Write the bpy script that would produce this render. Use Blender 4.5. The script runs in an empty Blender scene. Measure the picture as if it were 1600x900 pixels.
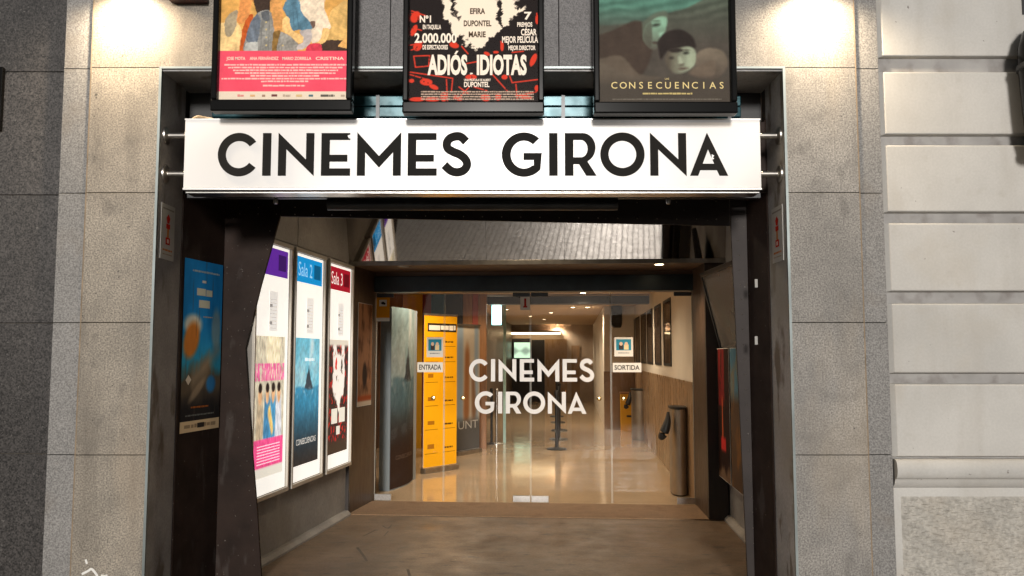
import bpy, math, random
import numpy as np
from mathutils import Vector
from mathutils.geometry import tessellate_polygon
random.seed(7)
S = bpy.context.scene
C = S.collection
R = math.radians

# ------------------------------------------------------------------ camera, sky, sun, exposure
FPX = 1305.0; PITCH = R(4.6); EYE = 1.6
cd = bpy.data.cameras.new('camera'); cam = bpy.data.objects.new('camera', cd); C.objects.link(cam)
cd.sensor_width = 36; cd.lens = 36*FPX/1600; cd.clip_start = .05; cd.clip_end = 400
cam.location = (0, 0, EYE); cam.rotation_euler = (R(90)+PITCH, 0, 0)
S.camera = cam
w = bpy.data.worlds.new('World'); S.world = w; w.use_nodes = True
wn = w.node_tree; bg = wn.nodes['Background']
sky = wn.nodes.new('ShaderNodeTexSky'); sky.sky_type = 'NISHITA'; sky.sun_disc = False
SUN_EL, SUN_AZ = R(12), R(181)          # the soft glow of the street, behind the camera
sky.sun_elevation = SUN_EL; sky.sun_rotation = SUN_AZ
hs = wn.nodes.new('ShaderNodeHueSaturation'); hs.inputs['Saturation'].default_value = .3
wn.links.new(sky.outputs[0], hs.inputs['Color']); wn.links.new(hs.outputs[0], bg.inputs[0])
bg.inputs[1].default_value = .025
sl = bpy.data.lights.new('street_glow', 'SUN'); sl.energy = 1.75; sl.angle = R(8); sl.color = (1, .95, .89)
so = bpy.data.objects.new('street_glow', sl); C.objects.link(so)
sd = Vector((math.sin(SUN_AZ)*math.cos(SUN_EL), math.cos(SUN_AZ)*math.cos(SUN_EL), math.sin(SUN_EL)))
so.rotation_euler = sd.to_track_quat('Z', 'Y').to_euler(); so.location = (0, -6, 9)
S.view_settings.view_transform = 'Standard'; S.view_settings.look = 'None'
S.view_settings.exposure = .75; S.view_settings.gamma = 1; S.view_settings.use_curve_mapping = False
S.render.engine = 'CYCLES'; S.render.resolution_x = 1024; S.render.resolution_y = 576

# ------------------------------------------------------------------ measuring: a sight line of the photograph met with a plane of the place
def ray(px, py):
    u = (px-800)/FPX; v = (450-py)/FPX
    return Vector((u, math.cos(PITCH)-v*math.sin(PITCH), math.sin(PITCH)+v*math.cos(PITCH)))
def hitY(px, py, Y):
    d = ray(px, py); t = Y/d.y; return Vector((d.x*t, Y, EYE+d.z*t))
def hitZ(px, py, Z):
    d = ray(px, py); t = (Z-EYE)/d.z; return Vector((d.x*t, d.y*t, Z))
class Frame:
    """a vertical plane: x along it, -y out of its front"""
    def __init__(s, o, rot): s.o = Vector((o[0], o[1], 0)); s.rot = rot; s.x = Vector((math.cos(rot), math.sin(rot), 0)); s.y = Vector((-math.sin(rot), math.cos(rot), 0))
    def hit(s, px, py, v=0):
        d = ray(px, py); e = Vector((0, 0, EYE)); q = s.o+s.y*v
        t = (q-e).dot(s.y)/d.dot(s.y); p = e+d*t
        return ((p-s.o).dot(s.x), p.z)
    def P(s, u, v, z=0): p = s.o+s.x*u+s.y*v; return Vector((p.x, p.y, z))
INT = Frame((0, 9.2), -R(4.3))           # the inner doors; the passage runs askew to the street
A_ = hitZ(545, 802, 0); B_ = hitZ(400, 886, 0); t_ = A_-B_
LW = Frame(B_, math.atan2(t_.y, t_.x))   # left side wall of the passage
K_ = hitZ(1150, 823, 0)
RW = Frame(K_, math.atan2(-INT.y.y, -INT.y.x))   # right side wall

# ------------------------------------------------------------------ materials
def lin(c):
    c = [x/255 for x in c[:3]]
    return tuple(x/12.92 if x <= .04045 else ((x+.055)/1.055)**2.4 for x in c)
def M(name, col, rough=.6, metal=0, var=.15, vs=3, fine=None, bump=None, stain=None, coat=0, spec=.5, emit=None, rand=0, stretch=None, rvar=0):
    m = bpy.data.materials.new(name); m.use_nodes = True; nt = m.node_tree; N = nt.nodes; L = nt.links
    b = N['Principled BSDF']; b.inputs['Roughness'].default_value = rough; b.inputs['Metallic'].default_value = metal
    b.inputs['Specular IOR Level'].default_value = spec
    if coat: b.inputs['Coat Weight'].default_value = coat; b.inputs['Coat Roughness'].default_value = .06
    g = N.new('ShaderNodeNewGeometry'); pos = g.outputs['Position']
    if stretch:
        mp = N.new('ShaderNodeMapping'); mp.inputs['Scale'].default_value = stretch; L.new(pos, mp.inputs[0]); pos = mp.outputs[0]
    def noise(sc, det=4, src=None):
        n = N.new('ShaderNodeTexNoise'); n.inputs['Scale'].default_value = sc; n.inputs['Detail'].default_value = det
        L.new(src or pos, n.inputs['Vector']); return n.outputs['Fac']
    def mathn(op, a, c):
        n = N.new('ShaderNodeMath'); n.operation = op
        for i, x in enumerate((a, c)):
            if isinstance(x, (int, float)): n.inputs[i].default_value = x
            else: L.new(x, n.inputs[i])
        return n.outputs[0]
    def rng(f, a, c, lo, hi):
        n = N.new('ShaderNodeMapRange'); L.new(f, n.inputs[0])
        for i, x in enumerate((a, c, lo, hi)): n.inputs[i+1].default_value = x
        return n.outputs[0]
    f = rng(noise(vs), .3, .7, 1-var, 1+var)
    if fine: f = mathn('MULTIPLY', f, rng(noise(fine[0], 2), .33, .67, 1-fine[1], 1+fine[1]))
    if rand:
        oi = N.new('ShaderNodeObjectInfo'); f = mathn('MULTIPLY', f, rng(oi.outputs['Random'], 0, 1, 1-rand, 1+rand))
    mx = N.new('ShaderNodeVectorMath'); mx.operation = 'SCALE'; mx.inputs[0].default_value = col; L.new(f, mx.inputs['Scale'])
    out = mx.outputs[0]
    for st in (stain or []):
        sc, lo, hi, scol, amt = st[:5]
        src = None
        if len(st) > 5:
            mp = N.new('ShaderNodeMapping'); mp.inputs['Scale'].default_value = st[5]; L.new(g.outputs['Position'], mp.inputs[0]); src = mp.outputs[0]
        k = rng(noise(sc, 5, src), lo, hi, 0, amt)
        mi = N.new('ShaderNodeMix'); mi.data_type = 'RGBA'; L.new(k, mi.inputs[0]); L.new(out, mi.inputs[6]); mi.inputs[7].default_value = (*scol, 1)
        out = mi.outputs[2]
    L.new(out, b.inputs['Base Color'])
    if rvar: L.new(rng(noise(vs*2.3), .3, .7, max(.02, rough-rvar), rough+rvar), b.inputs['Roughness'])
    if bump:
        bp = N.new('ShaderNodeBump'); bp.inputs['Strength'].default_value = bump[1]; bp.inputs['Distance'].default_value = bump[2] if len(bump) > 2 else .004
        L.new(noise(bump[0], 4), bp.inputs['Height']); L.new(bp.outputs[0], b.inputs['Normal'])
    if emit: b.inputs['Emission Color'].default_value = (*emit[0], 1); b.inputs['Emission Strength'].default_value = emit[1]
    return m
def Mprint(name, rough=.45, emit=0, alpha=False):
    m = bpy.data.materials.new(name); m.use_nodes = True; nt = m.node_tree; b = nt.nodes['Principled BSDF']
    a = nt.nodes.new('ShaderNodeAttribute'); a.attribute_name = 'Col'
    nt.links.new(a.outputs['Color'], b.inputs['Base Color']); b.inputs['Roughness'].default_value = rough; b.inputs['Specular IOR Level'].default_value = .08
    if emit: nt.links.new(a.outputs['Color'], b.inputs['Emission Color']); b.inputs['Emission Strength'].default_value = emit
    return m
def Mglass(name, tint=(1, 1, 1), gloss=.02, boost=1.0):
    m = bpy.data.materials.new(name); m.use_nodes = True; nt = m.node_tree; N = nt.nodes; L = nt.links
    for n in list(N):
        if n.type == 'BSDF_PRINCIPLED': N.remove(n)
    t = N.new('ShaderNodeBsdfTransparent'); t.inputs[0].default_value = (*tint, 1)
    gl = N.new('ShaderNodeBsdfGlossy'); gl.inputs['Roughness'].default_value = gloss
    fr = N.new('ShaderNodeFresnel'); fr.inputs[0].default_value = 1.5
    k = N.new('ShaderNodeMath'); k.operation = 'MULTIPLY'; k.inputs[1].default_value = boost; L.new(fr.outputs[0], k.inputs[0])
    mx = N.new('ShaderNodeMixShader'); L.new(k.outputs[0], mx.inputs[0]); L.new(t.outputs[0], mx.inputs[1]); L.new(gl.outputs[0], mx.inputs[2])
    L.new(mx.outputs[0], N['Material Output'].inputs[0]); return m
def Memit(name, col, st):
    return M(name, (.6, .6, .6), emit=(col, st), var=0)

pale = M('pale_granite', (.265, .232, .188), .62, var=.15, vs=2.2, fine=(100, .46), bump=(140, .15, .003), rand=.1,
         stain=[(1.5, .45, .8, (.17, .14, .11), .6), (7, .5, .85, (.11, .10, .085), .55), (5, .5, .72, (.10, .085, .068), .6, (1, 1, .12)), (13, .6, .7, (.06, .05, .042), .3, (1, 1, .5)), (1.1, .55, .7, (.42, .31, .2), .45, (1, 1, .35)), (38, .70, .73, (.04, .035, .03), .8)])
pale_r = M('grey_pale_granite', (.222, .208, .19), .62, var=.16, vs=2.2, fine=(100, .46), bump=(140, .15, .003), rand=.08,
         stain=[(1.6, .45, .8, (.16, .15, .14), .6), (8, .5, .85, (.10, .095, .09), .55), (5, .5, .72, (.10, .09, .08), .6, (1, 1, .12)), (13, .6, .7, (.06, .053, .047), .3, (1, 1, .5)), (1.3, .56, .7, (.38, .30, .2), .35, (1, 1, .35)), (30, .69, .72, (.04, .035, .03), .85)])
palecool = M('narrow_granite', (.19, .183, .175), .62, var=.1, vs=2.5, fine=(100, .38), bump=(140, .15, .003), rand=.05, stain=[(3, .6, .75, (.16, .13, .1), .4)])
darkgr = M('dark_granite', (.047, .043, .041), .34, var=.18, vs=2, fine=(100, .7), rand=.25, stain=[(60, .66, .7, (.16, .15, .14), .6)])
greyst = M('grey_granite', (.125, .12, .122), .6, var=.12, vs=3, fine=(130, .4), bump=(140, .2, .003), rand=.05)
mortar = M('mortar', (.13, .115, .095), .9, var=.25, vs=14)
rust_m = M('joint_stain', (.22, .165, .11), .9, var=.3, vs=10)
revealm = M('grey_paint', (.27, .262, .262), .45, var=.2, vs=4, fine=(60, .12), rvar=.1,
            stain=[(7, .58, .68, (.07, .05, .035), .8, (1, 1, .4)), (2.2, .5, .75, (.06, .055, .055), .6)])
revealr = M('peeling_grey_paint', (.42, .415, .42), .5, var=.15, vs=4, fine=(60, .12),
            stain=[(6, .55, .62, (.10, .075, .05), .85, (1, 1, .4)), (2, .45, .7, (.27, .25, .21), .7)])
edge_m = M('steel_edge', (.22, .25, .25), .4, .6, var=.2)
brown = M('brown_steel', (.022, .0135, .0105), .55, .0, var=.3, vs=5, bump=(3, .08, .006), spec=.12, rvar=.08, stain=[(9, .62, .7, (.06, .05, .045), .5, (1, 1, .3)), (46, .7, .73, (.16, .14, .12), .6)])
brown2 = M('grey_brown_steel', (.03, .0235, .0215), .55, .0, var=.2, vs=5, spec=.18, bump=(3, .06, .006), stain=[(46, .71, .74, (.2, .18, .16), .6)])
rivetm = M('rivet_steel', (.3, .27, .24), .35, .8)
black = M('black_gloss', (.006, .006, .006), .2, var=.2, spec=.08)
blackm = M('black_matt', (.012, .012, .013), .5)
tubem = M('black_tube', (.035, .037, .04), .33, .35, var=.25, vs=9)
steel = M('brushed_steel', (.55, .54, .52), .28, 1, var=.1, vs=6, fine=(80, .1))
bracketm = M('cast_steel', (.42, .40, .37), .36, 1, var=.2, vs=12)
teal = M('teal_metal', (.012, .055, .068), .22, .35, var=.3, vs=4, rvar=.1)
signface = M('sign_acrylic', (.64, .625, .61), .3, var=.02, emit=((1, .955, .92), .23))
_n = signface.node_tree; _t = _n.nodes.new('ShaderNodeTexNoise'); _t.inputs['Scale'].default_value = 1.6; _t.inputs['Detail'].default_value = 1
_g = _n.nodes.new('ShaderNodeNewGeometry'); _n.links.new(_g.outputs['Position'], _t.inputs['Vector'])
_m = _n.nodes.new('ShaderNodeMapRange'); _n.links.new(_t.outputs['Fac'], _m.inputs[0])
for _i, _v in enumerate((.3, .7, .04, .13)): _m.inputs[_i+1].default_value = _v
_n.links.new(_m.outputs[0], _n.nodes['Principled BSDF'].inputs['Emission Strength'])
signdark = M('sign_lettering', (.012, .011, .010), .75, var=.1, spec=.15)
alum = M('sign_aluminium', (.62, .61, .6), .3, .85, var=.08)
white_paint = M('white_paint', (.72, .71, .68), .7, var=.08)
limewash = M('pale_stone', (.45, .437, .412), .8, var=.07, vs=2.4, fine=(70, .035), bump=(34, .1, .003), rand=.05,
             stain=[(2.6, .55, .8, (.40, .35, .28), .45), (6, .52, .78, (.33, .30, .26), .4, (1, 1, .22)), (12, .6, .78, (.36, .33, .29), .35), (22, .71, .74, (.12, .1, .09), .8)])
limeback = M('joint_stone', (.3, .29, .28), .85, var=.15, vs=6, stain=[(9, .5, .7, (.16, .14, .13), .7)])
roughst = M('hammered_stone', (.37, .35, .315), .85, var=.12, vs=5, fine=(40, .15), rand=.03, stain=[(1.6, .5, .75, (.40, .33, .25), .5)])
plaster = M('grey_plaster', (.30, .285, .265), .75, var=.16, vs=3, fine=(40, .07), bump=(30, .15, .003), stain=[(2.5, .55, .75, (.15, .13, .11), .5), (30, .71, .74, (.08, .07, .06), .7)])
floorm = M('worn_concrete', (.16, .108, .067), .5, var=.18, vs=2, fine=(55, .2), bump=(60, .2, .002), rvar=.12,
           stain=[(1.5, .5, .75, (.09, .07, .05), .6), (5, .62, .68, (.05, .037, .03), .75, (1, 2.4, 1)), (28, .69, .73, (.45, .38, .28), .5), (14, .56, .66, (.055, .042, .032), .5, (.5, 1.6, 1)), (3.2, .52, .75, (.2, .145, .095), .6)])
matm = M('brown_mat', (.215, .135, .075), .95, var=.15, vs=3, fine=(160, .35), bump=(190, .6, .004), stain=[(3, .55, .7, (.13, .07, .035), .7)])
wood = M('dark_wood', (.062, .036, .021), .4, var=.25, vs=3, stretch=(9, 9, 1), rvar=.08)
woodd = M('black_brown_wood', (.02, .014, .011), .4, var=.25, vs=3, stretch=(9, 9, 1))
soffit = M('brown_soffit', (.13, .075, .042), .5, var=.15, stretch=(1, 9, 1))
beamm = M('blue_black_beam', (.022, .032, .038), .35, .3, var=.3, vs=5)
mirrorm = M('mirror_steel', (.5, .465, .43), .035, 1, var=.06, vs=2, bump=(5, .015, .002))
panem = Mglass('poster_glass', (1, 1, 1), .04, .22)
doorglass = Mglass('door_glass', (.96, .96, .955), .015, .22)
frost = M('frosted_film', (.68, .66, .63), .8, var=.05)
paper = M('white_paper', (.75, .74, .7), .7, var=.05)
prn = Mprint('printed_sheet', .85)
prn_lit = Mprint('backlit_sheet', .5, emit=.5)
prn_screen = Mprint('lit_screen', .3, emit=2.6)
gold = M('brass', (.75, .55, .26), .2, 1)
lobbyfloor = M('polished_tile', (.52, .40, .27), .09, var=.1, vs=1.4, fine=(30, .05), rvar=.04)
lobbywhite = M('lobby_white', (.76, .70, .61), .5, var=.04)
wains = M('wood_panel', (.33, .215, .125), .3, var=.15, stretch=(1, 1, .25), rvar=.08)
ceilm = M('lobby_ceiling', (.56, .41, .27), .7, var=.05)
lobbyback = M('lobby_back', (.42, .34, .27), .6, var=.1)
yellow = M('yellow_panel', (.72, .37, .015), .45, var=.06)
maroon = M('maroon_panel', (.22, .04, .05), .5); bluep = M('blue_panel', (.03, .12, .22), .5); darkp = M('dark_panel', (.03, .03, .035), .5)
orangew = M('orange_wood', (.28, .13, .05), .45, var=.2, stretch=(9, 9, 1)); redp = M('red_panel', (.3, .05, .03), .5)
greyblue = M('grey_blue_card', (.22, .25, .265), .5, var=.05)
warmlamp = Memit('warm_lamp', (1, .78, .48), 14)
linelamp = Memit('line_lamp', (1, .75, .42), 4.5)
whitelamp = Memit('white_lamp', (1, .9, .74), 30)
pavem = M('paving_tile', (.3, .28, .255), .33, var=.12, vs=5, fine=(60, .2), rand=0, rvar=.1)
pavejoint = M('pavement_bed', (.12, .115, .11), .7, var=.15)
asphalt = M('asphalt', (.05, .05, .05), .75, var=.15, fine=(90, .3))

# ------------------------------------------------------------------ mesh helpers
class MB:
    def __init__(s): s.v = []; s.f = []; s.m = []
    def add(s, vs, fs, m=0):
        o = len(s.v); s.v += [tuple(p) for p in vs]; s.f += [tuple(i+o for i in f) for f in fs]; s.m += [m]*len(fs); return s
    def box(s, x0, x1, y0, y1, z0, z1, m=0):
        x0, x1 = sorted((x0, x1)); y0, y1 = sorted((y0, y1)); z0, z1 = sorted((z0, z1))
        return s.add([(x0,y0,z0),(x1,y0,z0),(x1,y1,z0),(x0,y1,z0),(x0,y0,z1),(x1,y0,z1),(x1,y1,z1),(x0,y1,z1)],
                     [(0,3,2,1),(4,5,6,7),(0,1,5,4),(1,2,6,5),(2,3,7,6),(3,0,4,7)], m)
    def tube(s, pts, r, n=14, m=0, caps=True):
        pts = [Vector(p) for p in pts]; rs = r if isinstance(r, (list, tuple)) else [r]*len(pts); vs = []
        for i, p in enumerate(pts):
            d = (pts[min(i+1, len(pts)-1)]-pts[max(i-1, 0)]).normalized()
            a = d.cross(Vector((0, 0, 1)) if abs(d.z) < .9 else Vector((1, 0, 0))).normalized(); b = d.cross(a)
            vs += [p+(a*math.cos(2*math.pi*k/n)+b*math.sin(2*math.pi*k/n))*rs[i] for k in range(n)]
        fs = [(i*n+k, i*n+(k+1) % n, (i+1)*n+(k+1) % n, (i+1)*n+k) for i in range(len(pts)-1) for k in range(n)]
        if caps: fs += [tuple(range(n-1, -1, -1)), tuple((len(pts)-1)*n+k for k in range(n))]
        return s.add(vs, fs, m)
    def prism(s, loops, y0, y1, m=0, axes='xz'):
        """flat outline (x,z) with holes, extruded in y"""
        flat = [p for l in loops for p in l]; n = len(flat)
        tri = tessellate_polygon([[Vector((p[0], p[1], 0)) for p in l] for l in loops])
        mp = (lambda p, y: (p[0], y, p[1])) if axes == 'xz' else (lambda p, y: (p[0], p[1], y))
        vs = [mp(p, y0) for p in flat]+[mp(p, y1) for p in flat]
        fs = [tuple(t) for t in tri]+[tuple(i+n for i in reversed(t)) for t in tri]
        o = 0
        for l in loops:
            k = len(l)
            fs += [(o+i, o+(i+1) % k, o+(i+1) % k+n, o+i+n) for i in range(k)]; o += k
        return s.add(vs, fs, m)
    def lathe(s, prof, n=20, m=0, c=(0, 0)):
        vs = [(c[0]+r*math.cos(2*math.pi*k/n), c[1]+r*math.sin(2*math.pi*k/n), z) for r, z in prof for k in range(n)]
        fs = [(i*n+k, i*n+(k+1) % n, (i+1)*n+(k+1) % n, (i+1)*n+k) for i in range(len(prof)-1) for k in range(n)]
        fs += [tuple(range(n-1, -1, -1)), tuple((len(prof)-1)*n+k for k in range(n))]
        return s.add(vs, fs, m)
    def build(s, name, mats, parent=None, bevel=0, smooth=False, loc=None, rot=0, fix=True):
        me = bpy.data.meshes.new(name); me.from_pydata(s.v, [], s.f)
        if not isinstance(mats, (list, tuple)): mats = [mats]
        for k in mats: me.materials.append(k)
        me.polygons.foreach_set('material_index', s.m)
        if fix:
            import bmesh
            bm = bmesh.new(); bm.from_mesh(me); bmesh.ops.recalc_face_normals(bm, faces=bm.faces); bm.to_mesh(me); bm.free()
        if smooth:
            me.polygons.foreach_set('use_smooth', [True]*len(me.polygons)); me.set_sharp_from_angle(angle=R(38))
        o = bpy.data.objects.new(name, me); C.objects.link(o)
        if parent: o.parent = parent
        if loc is not None: o.location = loc
        if rot: o.rotation_euler[2] = rot
        if bevel:
            b = o.modifiers.new('bevel', 'BEVEL'); b.width = bevel; b.segments = 2; b.limit_method = 'ANGLE'; b.angle_limit = R(40)
        return o
def tag(o, label, cat, group=None):
    o['label'] = label; o['category'] = cat
    if group: o['group'] = group
    return o
def thing(name, label, cat, loc=(0, 0, 0), rot=0, group=None):
    o = bpy.data.objects.new(name, None); C.objects.link(o); o.location = loc; o.rotation_euler = (0, 0, rot); o.empty_display_size = .1
    return tag(o, label, cat, group)
def structure(o): o['kind'] = 'structure'; return o
def lbl(o, t): o['label'] = t; return o
_tc = {}
def text_mesh(body, bold=0):
    k = (body, bold)
    if k not in _tc:
        cu = bpy.data.curves.new('t', 'FONT'); cu.body = body; cu.size = 1; cu.offset = bold; cu.resolution_u = 3
        ob = bpy.data.objects.new('t', cu); C.objects.link(ob); bpy.context.view_layer.update()
        me = bpy.data.meshes.new_from_object(ob); vs = np.array([v.co[:2] for v in me.vertices]); fs = [tuple(p.vertices) for p in me.polygons]
        bpy.data.objects.remove(ob); bpy.data.curves.remove(cu); bpy.data.meshes.remove(me)
        _tc[k] = (vs, fs)
    return _tc[k]
class Print:
    """flat print: x right, z up, seen from -y; the ink of later layers lies a hair prouder"""
    def __init__(s): s.v = []; s.f = []; s.c = []; s.n = 0
    def raw(s, vs, fs, cs, layer):
        o = s.n; s.v.append(np.column_stack([vs[:, 0], np.full(len(vs), -.0009*layer), vs[:, 1]])); s.c.append(np.broadcast_to(cs, (len(vs), 3)))
        s.f += [tuple(i+o for i in f) for f in fs]; s.n += len(vs)
    def rect(s, x0, x1, z0, z1, col, layer=0):
        s.raw(np.array([(x0, z0), (x1, z0), (x1, z1), (x0, z1)]), [(0, 1, 2, 3)], np.array(lin(col)), layer)
    def poly(s, pts, col, layer=1):
        tri = tessellate_polygon([[Vector((p[0], p[1], 0)) for p in pts]])
        s.raw(np.array(pts, float), [tuple(t) for t in tri], np.array(lin(col)), layer)
    def text(s, body, x, z, h, col, layer=2, align='c', width=None, bold=0):
        vs, fs = text_mesh(body, bold); vs = vs.copy()
        x0, x1 = vs[:, 0].min(), vs[:, 0].max(); sc = h/.70; sx = sc if width is None else width/(x1-x0)
        W = (x1-x0)*sx; ox = x-(W/2 if align == 'c' else 0 if align == 'l' else W)
        s.raw(np.column_stack([(vs[:, 0]-x0)*sx+ox, vs[:, 1]*sc+z]), fs, np.array(lin(col)), layer)
    def scrib(s, x0, x1, z, h, col, layer=2, gap=.35, seed=0):
        r = random.Random(seed+int(z*999)); x = x0
        while x < x1:
            wd = h*r.uniform(.5, 3.2); e = min(x+wd, x1)
            s.rect(x, e, z+h*r.uniform(0, .12), z+h*r.uniform(.8, 1), col, layer); x = e+h*gap*r.uniform(.5, 1.3)
    def grid(s, x0, x1, z0, z1, nx, nz, fn, layer=0):
        X, Z = np.meshgrid(np.linspace(x0, x1, nx+1), np.linspace(z0, z1, nz+1)); col = np.clip(fn(X.ravel(), Z.ravel()), 0, 255)/255
        col = np.where(col <= .04045, col/12.92, ((col+.055)/1.055)**2.4)
        i = np.arange(nz)[:, None]*(nx+1)+np.arange(nx)[None, :]; i = i.ravel()
        s.raw(np.column_stack([X.ravel(), Z.ravel()]), np.column_stack([i, i+1, i+nx+2, i+nx+1]).tolist(), col, layer)
    def build(s, name, mat, parent=None, y=0, warp=None, loc=None, rot=0):
        V = np.concatenate(s.v); V[:, 1] += y
        if warp: V = warp(V)
        me = bpy.data.meshes.new(name); me.from_pydata(V.tolist(), [], s.f); me.materials.append(mat)
        ca = me.color_attributes.new('Col', 'FLOAT_COLOR', 'POINT'); cc = np.ones((len(V), 4), np.float32); cc[:, :3] = np.concatenate(s.c)
        ca.data.foreach_set('color', cc.ravel())
        o = bpy.data.objects.new(name, me); C.objects.link(o)
        if parent: o.parent = parent
        if loc is not None: o.location = loc
        if rot: o.rotation_euler[2] = rot
        return o
# soft-edged shapes for the pictures on the posters
def sm(d, w): return np.clip(.5-d/w, 0, 1)
def ell(X, Z, cx, cz, rx, rz, rot=0, w=.08):
    c, s_ = math.cos(rot), math.sin(rot); a = ((X-cx)*c+(Z-cz)*s_)/rx; b = (-(X-cx)*s_+(Z-cz)*c)/rz
    return sm(np.sqrt(a*a+b*b)-1, w)
def cap(X, Z, x0, z0, x1, z1, r0, r1, w=4):
    dx, dz = x1-x0, z1-z0; t = np.clip(((X-x0)*dx+(Z-z0)*dz)/(dx*dx+dz*dz+1e-9), 0, 1)
    return sm(np.hypot(X-x0-t*dx, Z-z0-t*dz)-(r0+(r1-r0)*t), w)
def mixc(col, mask, c): return col*(1-mask[:, None])+np.array(c, float)*mask[:, None]
def vnoise(X, Z, sc, seed=0):
    r = np.random.RandomState(seed); o = np.zeros_like(X)
    for k in range(5):
        a = r.uniform(0, 6.28); f = sc*2**(k*.7)*r.uniform(.7, 1.3)
        o += np.sin((X*math.cos(a)+Z*math.sin(a))*f+r.uniform(0, 6.28)+1.7*np.sin((Z*math.cos(a)-X*math.sin(a))*f*.6+r.uniform(0, 6)))/(k+1.5)
    return o/1.6

# ------------------------------------------------------------------ letter outlines (cap height 0..1), geometric capitals
def arc(cx, cy, rx, ry, a0, a1, n=40): return [(cx+rx*math.cos(R(a0+(a1-a0)*i/n)), cy+ry*math.sin(R(a0+(a1-a0)*i/n))) for i in range(n+1)]
def stroke(pts, w):
    L_, R_ = [], []
    for i, p in enumerate(pts):
        a = pts[max(i-1, 0)]; b = pts[min(i+1, len(pts)-1)]; d = Vector((b[0]-a[0], b[1]-a[1])).normalized()
        L_.append((p[0]-d.y*w/2, p[1]+d.x*w/2)); R_.append((p[0]+d.y*w/2, p[1]-d.x*w/2))
    return L_+R_[::-1]
def cat(pts, n=6):
    out = []; P = [pts[0]]+pts+[pts[-1]]
    for i in range(1, len(P)-2):
        for k in range(n):
            t = k/n; a, b, c, d = P[i-1], P[i], P[i+1], P[i+2]
            out.append(tuple(.5*(2*b[j]+(c[j]-a[j])*t+(2*a[j]-5*b[j]+4*c[j]-d[j])*t*t+(3*b[j]-a[j]-3*c[j]+d[j])*t**3) for j in range(len(b))))
    return out+[pts[-1]]
def glyph(ch):
    # outlines measured in units where the cap runs 0..100; returns (loops, width)
    if ch == 'C': return [arc(50, 49.5, 50, 51, 37, 323)+arc(50, 49.5, 31, 32, 323, 37)], 93
    if ch == 'O': return [arc(52, 50, 52, 51.5, 0, 354, 48), arc(52, 50, 32.5, 32, 0, 352.5, 40)], 104
    if ch == 'I': return [[(0, 0), (20, 0), (20, 100), (0, 100)]], 20
    if ch == 'N': return [[(0, 0), (0, 101), (66, 38), (66, 100), (85, 100), (85, -1), (19, 62), (19, 0)]], 85
    if ch == 'E': return [[(0, 0), (69, 0), (69, 17), (20, 17), (20, 33), (62, 33), (62, 49), (20, 49), (20, 84), (68, 84), (68, 100), (0, 100)]], 69
    if ch == 'M': return [[(0, 0), (0, 102), (52, 46), (104, 102), (104, 0), (85, 0), (85, 55), (52, 19), (19, 55), (19, 0)]], 104
    if ch == 'S': return [stroke(cat([(60, 80), (48, 91), (35, 92.5), (21, 87), (14.5, 76), (17, 64), (30, 56), (46, 49), (59, 38), (62.5, 25), (55, 13), (40, 8), (24, 12), (9, 25)]), 19.5)], 72
    if ch == 'G': return [arc(52, 49.5, 52, 52, 47, 318)+[(94, 53), (51, 53), (51, 37), (75, 37), (75, 24)]+arc(52, 49.5, 31, 33, 308, 47)], 95
    if ch == 'R': return [[(0, 0), (20, 0), (20, 27), (33, 27), (50, 0), (74, 0), (53, 33)]+arc(42, 66, 30, 34, -62, 90, 16)+[(0, 100)],
                          [(20, 43)]+arc(38, 63.5, 15.5, 20.5, -90, 90, 12)+[(20, 84)]], 73
    if ch == 'A': return [[(0, 0), (41, 101), (89, 0), (69, 0), (63, 13), (24, 13), (19, 0)], [(30, 28), (43, 62), (57, 28)]], 89
def word(wd, spacing):
    """[(loops, x offset)] in units of cap 100, and the total width"""
    x = 0; out = []
    for i, ch in enumerate(wd):
        l, wdt = glyph(ch); out.append((l, x)); x += wdt+(spacing[i] if i < len(spacing) else 0)
    return out, x
SP_C = [13, 17, 17, 16, 16, 9]; SP_G = [16, 17, 10, 13, 8]
def set_word(wd, sp, x0, x1, z0, z1, y0, y1, mat, parent, bevel=0):
    g, W = word(wd, sp); sx = (x1-x0)/W; sz = (z1-z0)/100
    for loops, ox in g:
        xs = [p[0] for l in loops for p in l]; cx = (min(xs)+max(xs))/2
        b = MB().prism([[((p[0]-cx)*sx, p[1]*sz) for p in l] for l in loops], y0, y1)
        b.build('letter', mat, parent, loc=(x0+(ox+cx)*sx, 0, z0), bevel=bevel)

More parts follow.
